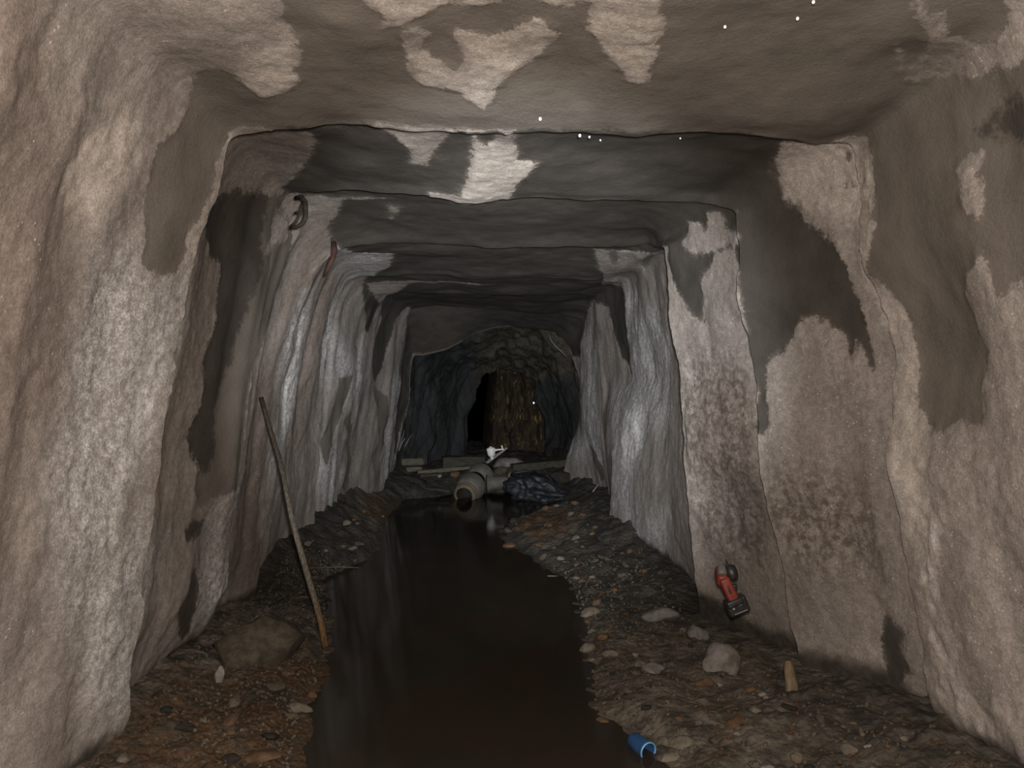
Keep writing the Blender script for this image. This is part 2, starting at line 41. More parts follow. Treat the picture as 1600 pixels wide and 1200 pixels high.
PALE_SHAPES = [[(3.038,2.0),(3.094,1.991),(3.158,1.981),(3.217,1.972),(3.284,1.961),(3.322,1.975),(3.367,1.99),(3.371,2.024),(3.37,2.061),(3.362,2.086),(3.353,2.113),(3.345,2.138),(3.325,2.165),(3.306,2.19),(3.288,2.215),(3.273,2.24),(3.293,2.267),(3.321,2.295),(3.309,2.328),(3.304,2.362),(3.291,2.39),(3.278,2.417),(3.266,2.446),(3.258,2.476),(3.193,2.465),(3.133,2.458),(3.071,2.449),(3.015,2.442),(3.017,2.419),(3.019,2.399),(3.02,2.378),(3.022,2.356),(3.022,2.337),(3.022,2.315),(3.022,2.294),(3.024,2.274),(3.024,2.253),(3.024,2.231),(3.025,2.21),(3.027,2.19),(3.028,2.168),(3.03,2.147),(3.032,2.126),(3.033,2.106),(3.037,2.084),(3.038,2.063),(3.038,2.041),(3.038,2.022)],[(3.527,2.018),(3.565,2.065),(3.601,2.092),(3.608,2.14),(3.66,2.16),(3.713,2.179),(3.806,2.152),(3.754,2.113),(3.708,2.081),(3.696,2.047),(3.683,2.016),(3.6,2.016)],[(3.631,1.659),(3.58,1.693),(3.536,1.723),(3.495,1.755),(3.481,1.787),(3.468,1.821),(3.567,1.8),(3.668,1.78),(3.746,1.728),(3.751,1.696),(3.76,1.664),(3.71,1.651)],[(3.434,2.117),(3.463,2.16),(3.453,2.201),(3.398,2.227),(3.358,2.272),(3.44,2.312),(3.501,2.292),(3.572,2.26),(3.611,2.229),(3.647,2.197),(3.739,2.152),(3.668,2.143),(3.603,2.133),(3.513,2.124)],[(3.299,2.362),(3.298,2.387),(3.294,2.412),(3.293,2.435),(3.291,2.46),(3.288,2.487),(3.365,2.49),(3.453,2.496),(3.547,2.498),(3.647,2.501),(3.637,2.465),(3.567,2.43),(3.499,2.396),(3.411,2.356)],[(4.341,3.006),(4.185,2.991),(3.966,2.94),(3.951,2.991),(3.928,3.045),(3.947,3.111),(3.88,3.151),(3.895,3.183),(3.908,3.212),(3.915,3.246),(4.162,3.242),(4.292,3.213),(4.373,3.183),(4.45,3.156),(4.532,3.124),(4.477,3.068)],[(3.977,3.247),(3.905,3.292),(3.925,3.324),(3.951,3.353),(4.132,3.381),(3.954,3.419),(3.916,3.453),(3.906,3.489),(3.883,3.525),(3.898,3.566),(3.892,3.605),(3.893,3.644),(3.895,3.686),(3.862,3.711),(3.828,3.736),(3.818,3.768),(3.801,3.802),(3.795,3.838),(3.819,3.868),(3.847,3.904),(3.87,3.94),(3.966,3.979),(3.969,3.947),(3.97,3.916),(3.974,3.886),(3.975,3.856),(3.975,3.825),(3.972,3.789),(3.972,3.755),(3.975,3.72),(3.969,3.687),(3.974,3.648),(3.972,3.612),(3.966,3.577),(3.98,3.535),(4.127,3.498),(4.132,3.46),(4.143,3.414),(4.145,3.364),(4.137,3.326),(4.131,3.292),(4.132,3.258)],[(3.851,3.897),(3.77,3.9),(3.783,3.931),(3.798,3.961),(3.811,3.992),(3.816,4.024),(3.818,4.063),(3.815,4.101),(3.808,4.128),(3.795,4.154),(3.79,4.181),(3.78,4.21),(3.764,4.231),(3.747,4.253),(3.729,4.272),(3.668,4.242),(3.613,4.215),(3.557,4.188),(3.498,4.165),(3.437,4.144),(3.383,4.122),(3.329,4.104),(3.337,4.131),(3.345,4.158),(3.355,4.185),(3.365,4.213),(3.375,4.242),(3.385,4.271),(3.396,4.301),(3.406,4.33),(3.417,4.36),(3.431,4.392),(3.481,4.412),(3.534,4.434),(3.586,4.455),(3.644,4.478),(3.701,4.502),(3.762,4.525),(3.826,4.552),(3.893,4.578),(3.964,4.605),(3.979,4.591),(4.198,4.65),(4.186,4.614),(4.172,4.573),(4.161,4.537),(4.156,4.5),(4.148,4.466),(4.139,4.428),(3.974,4.351),(3.97,4.315),(3.962,4.283),(3.954,4.251),(3.952,4.219),(3.944,4.187),(3.946,4.158),(3.941,4.126),(3.941,4.09),(3.934,4.056),(3.928,4.02),(3.921,3.986),(3.888,3.941)],[(3.934,2.102),(4.214,2.143),(4.378,2.161),(4.563,2.165),(4.697,2.16),(4.756,2.131),(4.751,2.179),(4.772,2.233),(4.761,2.278),(4.752,2.326),(4.602,2.322),(4.509,2.338),(4.417,2.356),(4.294,2.27),(4.242,2.227),(4.191,2.186),(3.97,2.131)],[(3.956,1.553),(3.974,1.503),(3.975,1.465),(3.974,1.426),(3.962,1.394),(3.962,1.365),(3.934,1.311),(3.961,1.261),(3.911,1.229),(4.238,1.204),(4.223,1.168),(4.209,1.131),(4.219,1.097),(4.218,1.063),(4.225,1.029),(4.224,0.995),(4.229,0.961),(3.962,0.975),(3.962,1.009),(3.97,1.039),(3.969,1.073),(3.975,1.106),(3.972,1.138),(3.977,1.167),(3.974,1.197),(3.977,1.227),(3.97,1.258),(3.974,1.292),(3.975,1.324),(3.97,1.354),(3.975,1.387),(3.978,1.421),(3.975,1.451),(4.213,1.501),(4.187,1.528)],[(3.431,1.417),(3.473,1.437),(3.524,1.455),(3.577,1.474),(3.601,1.449),(3.632,1.422),(3.613,1.397),(3.596,1.37),(3.58,1.345),(3.55,1.317),(3.526,1.29),(3.422,1.285),(3.388,1.303),(3.36,1.32),(3.334,1.336),(3.344,1.358),(3.352,1.379),(3.362,1.401)]]
FROST_SHEEN_SHAPES = [[(3.588,1.258),(3.642,1.247),(3.703,1.236),(3.762,1.224),(3.88,1.226),(3.969,1.251),(3.972,1.222),(3.975,1.192),(4.207,1.165),(4.209,1.131),(4.203,1.093),(3.967,1.063),(3.962,1.027),(3.961,0.997),(3.952,0.963),(3.946,0.932),(3.934,0.898),(3.908,0.875),(3.882,0.852),(3.857,0.828),(3.844,0.803),(3.828,0.775),(3.819,0.746),(3.808,0.719),(3.808,0.687),(3.739,0.689),(3.673,0.692),(3.619,0.691),(3.598,0.721),(3.582,0.748),(3.567,0.776),(3.555,0.803),(3.542,0.83),(3.539,0.855),(3.542,0.88),(3.547,0.904),(3.545,0.929),(3.549,0.954),(3.552,0.977),(3.554,1.002),(3.554,1.027),(3.554,1.052),(3.554,1.079),(3.554,1.104),(3.557,1.129),(3.563,1.156),(3.573,1.179),(3.58,1.206),(3.582,1.233)],[(3.565,0.698),(3.618,0.701),(3.673,0.705),(3.729,0.709),(3.793,0.714),(3.831,0.732),(3.87,0.753),(3.92,0.773),(3.941,0.742),(3.975,0.709),(4.262,0.621),(4.241,0.59),(4.224,0.564),(4.2,0.537),(3.964,0.562),(3.967,0.53),(3.972,0.496),(3.969,0.465),(3.974,0.431),(3.975,0.397),(3.969,0.365),(3.97,0.329),(3.877,0.361),(3.787,0.392),(3.769,0.428),(3.751,0.463),(3.734,0.497),(3.718,0.531),(3.701,0.564),(3.668,0.599),(3.632,0.632),(3.596,0.667)],[(5.532,1.326),(6.209,1.362),(6.289,1.31),(6.341,1.251),(6.365,1.19),(6.43,1.113),(6.483,1.036),(6.405,0.955),(6.356,0.878),(6.267,0.818),(6.185,0.753),(6.1,0.698),(5.583,0.809),(6.004,0.857),(6.013,0.93),(5.571,0.997),(5.551,1.048),(5.533,1.099),(5.516,1.165),(5.5,1.231)],[(5.587,1.551),(6.078,1.63),(6.046,1.703),(6.022,1.78),(6.969,1.734),(7.125,1.61),(7.081,1.551),(7.072,1.438),(7.099,1.367),(7.443,1.29),(7.416,1.209),(7.134,1.129),(7.119,1.047),(6.963,1.161),(6.956,1.242),(6.905,1.315),(6.827,1.387),(6.9,1.476),(6.838,1.564)],[(7.054,3.12),(6.617,3.215),(6.283,3.31),(6.176,3.367),(6.084,3.423),(6.142,3.5),(6.182,3.575),(6.187,3.652),(6.153,3.734),(6.486,3.813),(6.557,3.884),(6.63,3.95),(6.626,4.033),(6.604,4.111),(6.588,4.19),(6.171,4.12),(6.191,4.205),(6.209,4.285),(6.376,4.373),(6.543,4.351),(6.704,4.33),(6.878,4.28),(7.043,4.231),(7.074,4.16),(7.11,4.094),(7.123,4.026),(7.639,3.975),(7.654,3.902),(7.712,3.825),(7.765,3.748),(7.819,3.668),(7.367,3.573),(7.399,3.5),(7.389,3.424),(7.406,3.349),(7.424,3.28),(7.101,3.204)],[(9.082,1.075),(9.242,1.093),(9.755,1.217),(9.777,1.102),(9.879,0.995),(9.812,0.821),(9.794,0.662),(9.798,0.539),(9.818,0.404),(9.275,0.326),(9.125,0.456),(9.133,0.562),(9.143,0.662),(9.118,0.771),(9.128,0.871),(9.08,0.977)],[(4.571,0.521),(4.64,0.556),(4.721,0.589),(5.087,0.478),(5.159,0.417),(5.237,0.356),(4.757,0.388),(4.68,0.352),(4.588,0.392),(4.554,0.444),(4.549,0.483)],[(4.623,0.685),(4.684,0.707),(4.757,0.726),(5.172,0.664),(4.771,0.667),(4.759,0.626),(4.721,0.589),(4.619,0.585),(4.632,0.633)],[(7.438,1.227),(7.624,1.317),(7.779,1.252),(7.928,1.172),(8.025,1.039),(7.892,0.905),(7.709,0.909),(7.639,0.995),(7.572,1.072),(7.506,1.156)],[(7.518,0.657),(7.697,0.744),(7.972,0.698),(8.301,0.526),(8.09,0.471),(8.028,0.386),(7.647,0.42),(7.605,0.503),(7.565,0.583)],[(8.063,1.245),(8.482,1.295),(8.487,1.181),(8.509,1.073),(8.398,0.984),(8.33,0.887),(8.025,1.039),(8.022,1.141)],[(10.081,3.865),(9.798,3.85),(9.277,3.965),(9.592,4.072),(9.949,4.086),(10.078,4.029)],[(9.133,3.219),(8.776,3.176),(8.656,3.305),(8.535,3.441),(8.589,3.541),(8.636,3.646),(8.584,3.766),(8.511,3.861),(8.489,3.967),(8.533,4.065),(8.613,4.174),(9.02,4.205),(9.169,4.083),(9.277,3.965),(9.244,3.848),(9.222,3.746),(9.21,3.637),(9.191,3.528),(9.164,3.426),(9.133,3.324)]]
ROSE_SHAPES = [[(5.359,3.582),(5.189,3.562),(5.021,3.548),(5.01,3.591),(4.989,3.641),(4.975,3.686),(4.955,3.734),(4.962,3.78),(4.969,3.829),(4.977,3.875),(4.979,3.925),(5.117,3.92),(5.247,3.918),(5.377,3.915),(5.406,3.856),(5.429,3.804),(5.45,3.746),(5.428,3.689),(5.393,3.634)],[(2.845,1.574),(2.848,1.603),(2.889,1.587),(2.927,1.574),(2.964,1.56),(2.994,1.548),(3.014,1.535),(3.038,1.524),(3.053,1.515),(3.073,1.503),(3.091,1.492),(3.106,1.48),(3.122,1.467),(3.14,1.455),(3.155,1.44),(3.175,1.426),(3.207,1.415),(3.239,1.404),(3.27,1.392),(3.304,1.378),(3.339,1.365),(3.373,1.351),(3.409,1.336),(3.45,1.319),(3.455,1.295),(3.462,1.272),(3.467,1.249),(3.472,1.224),(3.475,1.201),(3.496,1.179),(3.526,1.158),(3.549,1.134),(3.577,1.113),(3.598,1.09),(3.626,1.063),(3.591,1.041),(3.562,1.02),(3.534,0.998),(3.506,0.977),(3.476,0.957),(3.449,0.938),(3.421,0.92),(3.417,0.898),(3.419,0.877),(3.419,0.855),(3.422,0.832),(3.424,0.81),(3.427,0.787),(3.431,0.766),(3.434,0.742),(3.44,0.717),(3.394,0.716),(3.35,0.712),(3.307,0.71),(3.265,0.709),(3.225,0.707),(3.186,0.705),(3.147,0.705),(3.111,0.703),(3.073,0.703),(3.033,0.705),(3.02,0.726),(3.012,0.744),(3.005,0.762),(2.999,0.78),(2.992,0.798),(2.984,0.816),(2.976,0.834),(2.969,0.852),(2.964,0.868),(2.961,0.884),(2.951,0.902),(2.946,0.918),(2.941,0.934),(2.937,0.95),(2.932,0.966),(2.927,0.982),(2.917,0.998),(2.915,1.013),(2.91,1.029),(2.9,1.045),(2.899,1.059),(2.891,1.073),(2.882,1.09),(2.879,1.104),(2.873,1.118),(2.866,1.133),(2.859,1.147),(2.853,1.161),(2.845,1.175),(2.838,1.19),(2.828,1.204),(2.825,1.217),(2.812,1.231),(2.809,1.243),(2.802,1.256),(2.792,1.27),(2.789,1.283),(2.782,1.295),(2.776,1.308),(2.769,1.32),(2.763,1.333),(2.753,1.345),(2.749,1.356),(2.738,1.369),(2.735,1.379),(2.725,1.392),(2.722,1.403),(2.713,1.415),(2.707,1.426),(2.702,1.437),(2.692,1.447),(2.685,1.458),(2.681,1.469),(2.674,1.48),(2.694,1.489),(2.718,1.498),(2.743,1.508),(2.769,1.519),(2.795,1.532),(2.82,1.544),(2.836,1.558)],[(5.142,1.02),(5.273,1.063),(5.401,1.111),(5.46,1.059),(5.529,1.004),(6.013,0.93),(5.561,0.884),(5.552,0.827),(5.545,0.766),(5.553,0.712),(5.554,0.658),(5.569,0.601),(5.565,0.549),(5.589,0.496),(5.56,0.445),(5.563,0.386),(5.563,0.333),(5.567,0.274),(5.262,0.361),(5.157,0.431),(5.101,0.49),(5.094,0.535),(5.124,0.578),(5.169,0.615),(5.176,0.66),(5.2,0.701),(5.173,0.751),(5.165,0.796),(5.158,0.844),(5.153,0.887),(5.165,0.934),(5.156,0.977)],[(5.17,1.596),(5.174,1.642),(5.381,1.583),(5.537,1.528),(5.578,1.481),(6.16,1.451),(6.209,1.397),(6.245,1.338),(6.189,1.283),(6.104,1.227),(5.549,1.168),(5.509,1.12),(5.448,1.175),(5.392,1.227),(5.341,1.277),(5.352,1.338),(5.35,1.396),(5.346,1.451),(5.317,1.498),(5.28,1.544)],[(6.263,1.472),(6.853,1.539),(6.836,1.464),(6.791,1.383),(6.793,1.308),(6.809,1.235),(6.784,1.154),(6.778,1.086),(6.8,1.009),(6.798,0.943),(6.798,0.871),(6.664,0.819),(6.537,0.764),(6.41,0.719),(6.283,0.675),(6.28,0.741),(6.307,0.8),(6.332,0.868),(6.358,0.927),(6.407,1.004),(6.412,1.072),(6.432,1.14),(6.43,1.199),(6.448,1.258),(6.443,1.315),(6.403,1.372),(6.343,1.426)]]
BLOOM_SHEEN_SHAPES = [[(3.828,1.12),(3.854,1.154),(3.882,1.188),(3.89,1.161),(3.905,1.134),(3.92,1.107),(3.934,1.077),(3.928,1.043),(3.928,1.011),(3.928,0.975),(3.906,0.938),(3.883,0.9),(3.854,0.866),(3.826,0.83),(3.818,0.864),(3.81,0.896),(3.808,0.927),(3.811,0.961),(3.819,0.993),(3.826,1.023),(3.824,1.057),(3.824,1.09)],[(3.852,3.913),(3.777,3.904),(3.796,3.936),(3.811,3.967),(3.829,3.997),(3.839,4.027),(3.847,4.069),(3.851,4.108),(3.898,4.117),(3.908,4.079),(3.911,4.04),(3.9,4.008),(3.888,3.975),(3.874,3.945)],[(6.142,1.229),(6.296,1.29),(6.341,1.229),(6.365,1.163),(6.374,1.102),(6.419,1.034),(6.374,0.954),(6.325,0.878),(6.216,0.803),(6.18,0.864),(6.14,0.927),(6.102,0.979),(6.111,1.043),(6.124,1.104),(6.131,1.168)],[(6.947,3.745),(6.751,3.668),(6.671,3.745),(6.633,3.82),(6.599,3.9),(6.673,3.997),(6.764,4.099),(6.945,3.999),(6.949,3.911),(6.945,3.827)],[(3.795,0.905),(3.87,0.877),(3.852,0.846),(3.836,0.816),(3.826,0.782),(3.806,0.748),(3.793,0.714),(3.755,0.766),(3.765,0.793),(3.77,0.819),(3.78,0.848),(3.785,0.877)]]
WET_SHAPES = [[(4.768,3.099),(4.952,3.129),(4.955,3.172),(4.966,3.213),(4.778,3.278),(4.766,3.349),(4.765,3.392),(4.778,3.439),(4.956,3.489),(4.951,3.534),(4.775,3.582),(4.774,3.63),(4.954,3.689),(4.959,3.743),(4.729,3.723),(4.715,3.655),(4.726,3.584),(4.701,3.517),(4.643,3.51),(4.583,3.478),(4.522,3.446),(4.457,3.444),(4.389,3.469),(4.321,3.512),(4.324,3.546),(4.305,3.562),(4.255,3.537),(4.232,3.582),(4.186,3.6),(4.2,3.569),(4.2,3.537),(4.205,3.496),(4.201,3.451),(4.21,3.419),(4.218,3.385),(4.234,3.321),(4.3,3.258),(4.362,3.222),(4.423,3.19),(4.45,3.158),(4.578,3.113),(4.677,3.097)],[(4.673,1.519),(4.445,1.481),(4.311,1.437),(4.246,1.381),(4.302,1.345),(4.358,1.344),(4.375,1.31),(4.46,1.31),(4.465,1.254),(4.474,1.218),(4.483,1.181),(4.458,1.115),(4.434,1.066),(4.449,1.031),(4.457,0.991),(4.46,0.961),(4.415,0.896),(4.427,0.857),(4.489,0.8),(4.555,0.793),(4.575,0.855),(4.57,0.904),(4.574,0.954),(4.594,0.998),(4.615,1.041),(4.645,1.084),(4.653,1.136),(4.671,1.188),(4.681,1.236),(4.703,1.283),(4.713,1.328),(4.697,1.378),(4.692,1.428),(4.696,1.474)],[(3.949,2.245),(3.951,2.283),(3.952,2.322),(3.954,2.365),(3.951,2.399),(3.946,2.431),(3.941,2.465),(3.938,2.501),(3.939,2.533),(3.956,2.569),(3.966,2.605),(3.977,2.644),(4.154,2.741),(3.974,2.711),(3.966,2.743),(3.964,2.78),(4.158,2.902),(4.199,2.959),(4.293,2.954),(4.285,2.906),(4.282,2.859),(4.292,2.818),(4.291,2.775),(4.289,2.734),(4.3,2.694),(4.291,2.65),(4.286,2.61),(4.266,2.56),(4.25,2.514),(4.244,2.467),(4.249,2.428),(4.253,2.387),(4.249,2.346),(4.255,2.31)],[(4.277,4.171),(4.221,4.188),(4.162,4.201),(4.215,4.253),(4.169,4.294),(4.294,4.357),(4.34,4.348),(4.332,4.296),(4.331,4.244)],[(3.481,3.197),(3.431,3.195),(3.38,3.192),(3.334,3.19),(3.286,3.197),(3.242,3.203),(3.196,3.21),(3.155,3.215),(3.111,3.222),(3.071,3.228),(3.03,3.237),(3.038,3.254),(3.046,3.274),(3.055,3.292),(3.063,3.314),(3.071,3.333),(3.081,3.353),(3.117,3.34),(3.156,3.328),(3.193,3.314),(3.235,3.299),(3.278,3.283),(3.317,3.267),(3.373,3.244),(3.426,3.222)],[(4.429,0.66),(4.515,0.68),(4.588,0.669),(4.549,0.63),(4.473,0.621)],[(4.461,0.505),(4.491,0.537),(4.522,0.565),(4.571,0.526),(4.552,0.474),(4.559,0.42),(4.602,0.358),(4.528,0.356),(4.418,0.453)]]
MOTTLE_SHAPES = [[(5.556,3.489),(5.419,3.476),(5.266,3.46),(5.133,3.489),(4.986,3.51),(4.979,3.555),(4.979,3.6),(4.967,3.644),(4.964,3.689),(4.955,3.734),(4.962,3.78),(4.958,3.827),(4.964,3.87),(4.966,3.916),(4.977,3.963),(4.999,4.011),(5.022,4.063),(5.041,4.111),(5.063,4.165),(5.189,4.165),(5.319,4.169),(5.448,4.172),(5.489,4.119),(5.531,4.067),(5.575,4.011),(5.578,3.963),(5.571,3.909),(5.576,3.857),(5.583,3.806),(5.892,3.782),(5.573,3.7),(5.575,3.648),(5.572,3.594),(5.57,3.543)],[(4.734,3.795),(4.656,3.802),(4.574,3.814),(4.494,3.822),(4.412,3.832),(4.367,3.856),(4.32,3.882),(4.272,3.904),(4.226,3.929),(4.239,3.967),(4.249,4.006),(4.256,4.043),(4.258,4.083),(4.343,4.088),(4.428,4.094),(4.514,4.099),(4.601,4.104),(4.687,4.11),(4.72,4.076),(4.748,4.042),(4.773,4.006),(4.966,4.001),(4.782,3.924),(4.761,3.881),(4.745,3.834)]]
BANK_LEFT = [(2.129,-0.57),(2.343,-0.605),(2.814,-0.685),(2.931,-0.665),(3.418,-0.72),(3.918,-0.832),(4.636,-0.996),(5.161,-0.812),(5.904,-0.827),(7.112,-0.937),(7.92,-0.887),(8.141,-0.507)]
BANK_RIGHT = [(2.097,0.518),(2.349,0.558),(2.441,0.551),(2.524,0.489),(2.622,0.438),(2.696,0.378),(3.075,0.398),(3.578,0.451),(4.373,0.485),(4.77,0.426),(5.37,0.224),(5.927,0.099),(6.669,0.195),(7.068,0.56),(7.963,0.764)]

# ---------------------------------------------------------------- surface of the drift
def _hash(ix, iy, iz, seed):
    h = (ix * 374761393 + iy * 668265263 + iz * 2147483647 + seed * 974711) & 0xFFFFFFFF
    h = ((h ^ (h >> 13)) * 1274126177) & 0xFFFFFFFF
    h = ((h ^ (h >> 16)) * 2246822519) & 0xFFFFFFFF
    return ((h ^ (h >> 15)) & 0xFFFFFF) / float(0xFFFFFF) * 2.0 - 1.0

def vnoise(x, y, z, seed=0):
    x, y, z = np.broadcast_arrays(np.asarray(x, float), np.asarray(y, float), np.asarray(z, float))
    fx, fy, fz = np.floor(x), np.floor(y), np.floor(z)
    ix, iy, iz = fx.astype(np.int64), fy.astype(np.int64), fz.astype(np.int64)
    u, v, w = x - fx, y - fy, z - fz
    u = u * u * u * (u * (u * 6 - 15) + 10); v = v * v * v * (v * (v * 6 - 15) + 10); w = w * w * w * (w * (w * 6 - 15) + 10)
    def c(a, b, d): return _hash(ix + a, iy + b, iz + d, seed)
    x00 = c(0, 0, 0) * (1 - u) + c(1, 0, 0) * u
    x10 = c(0, 1, 0) * (1 - u) + c(1, 1, 0) * u
    x01 = c(0, 0, 1) * (1 - u) + c(1, 0, 1) * u
    x11 = c(0, 1, 1) * (1 - u) + c(1, 1, 1) * u
    return (x00 * (1 - v) + x10 * v) * (1 - w) + (x01 * (1 - v) + x11 * v) * w

def fbm(x, y, z, octs=4, seed=0):
    s = 0.0; a = 0.5; f = 1.0
    for o in range(octs):
        s = s + a * vnoise(np.asarray(x) * f + o * 17.3, np.asarray(y) * f + o * 9.1, np.asarray(z) * f, seed + o)
        a *= 0.5; f *= 2.03
    return s

def sstep(a, b, x):
    q = np.clip((x - a) / (b - a), 0, 1)
    return q * q * (3 - 2 * q)

def _resample(pts, n):
    p = np.array(pts, float)
    s = np.concatenate([[0], np.cumsum(np.linalg.norm(np.diff(p, axis=0), axis=1))])
    q = np.linspace(0, s[-1], n)
    return np.stack([np.interp(q, s, p[:, k]) for k in range(3)], 1)

NS = 121                                    # samples per section of a ring
def ring_table(rings):
    out = []
    for r in rings:
        L, Cc, R = _resample(r['L'], NS), _resample(r['C'], NS), _resample(r['R'], NS)
        p = np.concatenate([L, Cc[1:], R[1:]], 0)
        # soften the corner a little so normals turn smoothly
        q = p.copy()
        for _ in range(3):
            q[1:-1] = 0.25 * q[:-2] + 0.5 * q[1:-1] + 0.25 * q[2:]
        out.append(q)
    return np.array(out)                     # (rings, 3*NS-2, 3)

def ring_normals(tab):
    out = []
    for p in tab:
        n = len(p)
        q = p.copy()
        for _ in range(60):
            q[1:-1] = 0.25 * q[:-2] + 0.5 * q[1:-1] + 0.25 * q[2:]
        tx = np.gradient(q[:, 0]); tz = np.gradient(q[:, 2])
        l = np.hypot(tx, tz) + 1e-9
        out.append(np.stack([-tz / l, 0 * tx, tx / l], 1))   # outward for left-up, top-right, right-down order
    return np.array(out)

def _lerp_t(tab_row, t):
    f = np.clip(t, 0, 3) / 3.0 * (tab_row.shape[0] - 1)
    i = np.minimum(f.astype(int), tab_row.shape[0] - 2)
    a = (f - i)[..., None]
    return tab_row[i] * (1 - a) + tab_row[i + 1] * a

def lining(tab, nor, amps, k, u, t, pw=2.0):
    """smooth point of the lining in bay k (ring k to k+1) at fraction u, position t in 0..3"""
    a = _lerp_t(tab[k], t); b = _lerp_t(tab[k + 1], t)
    na = _lerp_t(nor[k], t); nb = _lerp_t(nor[k + 1], t)
    uu = u[..., None]
    p = a * (1 - uu) + b * uu
    n = na * (1 - uu) + nb * uu
    aL, aC, aR = amps[k]
    A = np.where(t < 1, aL, np.where(t < 2, aC, aR))
    A = A + 0.0
    # blend amplitude across the corners
    w1 = sstep(0.85, 1.15, t); w2 = sstep(1.85, 2.15, t)
    A = aL * (1 - w1) + aC * w1 * (1 - w2) + aR * w2
    g = sstep(0.0, 0.10, u) * (1 - np.power(np.clip(u, 0, 1), pw))
    if k < 2: g = 4 * u * (1 - u) * sstep(0, .5, u)
    return p + n * (A * g)[..., None], n

# ---------------------------------------------------------------- helpers
def link(name, me, mat, parent=None):
    o = bpy.data.objects.new(name, me); COL.objects.link(o)
    if mat: me.materials.append(mat)
    if parent: o.parent = parent
    return o

def grid_mesh(name, P, attrs=None, flip=False, smooth=True):
    """P: (n, m, 3) lattice of points"""
    n, m = P.shape[:2]
    me = bpy.data.meshes.new(name)
    idx = np.arange(n * m).reshape(n, m)
    q = np.stack([idx[:-1, :-1], idx[1:, :-1], idx[1:, 1:], idx[:-1, 1:]], -1).reshape(-1, 4)
    if flip: q = q[:, ::-1]
    me.vertices.add(n * m); me.vertices.foreach_set('co', P.reshape(-1).astype(np.float32))
    me.loops.add(q.size); me.loops.foreach_set('vertex_index', q.reshape(-1).astype(np.int32))
    me.polygons.add(len(q)); me.polygons.foreach_set('loop_start', np.arange(0, q.size, 4, dtype=np.int32))
    me.update(calc_edges=True)
    me.polygons.foreach_set('use_smooth', np.full(len(q), smooth))
    for k, v in (attrs or {}).items():
        if v.ndim == 1:
            a = me.attributes.new(k, 'FLOAT', 'POINT'); a.data.foreach_set('value', v.astype(np.float32))
        else:
            a = me.attributes.new(k, 'FLOAT_VECTOR', 'POINT'); a.data.foreach_set('vector', v.reshape(-1).astype(np.float32))
    me.validate(); me.update()
    return me

def signed(shapes, D, T, pad=0.25):
    """signed distance to the nearest shape edge in the surface's own (run, girth) metres, + inside"""
    best = np.full(D.shape, -pad)
    for s in shapes:
        p = np.array(s)
        if len(p) < 3: continue
        lo, hi = p.min(0) - pad, p.max(0) + pad
        sel = np.where((D > lo[0]) & (D < hi[0]) & (T > lo[1]) & (T < hi[1]))[0]
        if len(sel) == 0: continue
        x, y = D[sel], T[sel]
        d2 = np.full(len(sel), 9.0); ins = np.zeros(len(sel), bool)
        for a, b in zip(p, np.roll(p, -1, 0)):
            e = b - a; l2 = e @ e + 1e-12
            q = np.clip(((x - a[0]) * e[0] + (y - a[1]) * e[1]) / l2, 0, 1)
            d2 = np.minimum(d2, (x - a[0] - q * e[0]) ** 2 + (y - a[1] - q * e[1]) ** 2)
            if a[1] != b[1]:
                c = ((a[1] > y) != (b[1] > y)) & (x < (b[0] - a[0]) * (y - a[1]) / (b[1] - a[1]) + a[0])
                ins ^= c
        d = np.sqrt(d2)
        best[sel] = np.maximum(best[sel], np.where(ins, d, -d))
    return np.clip(best, -pad, pad)

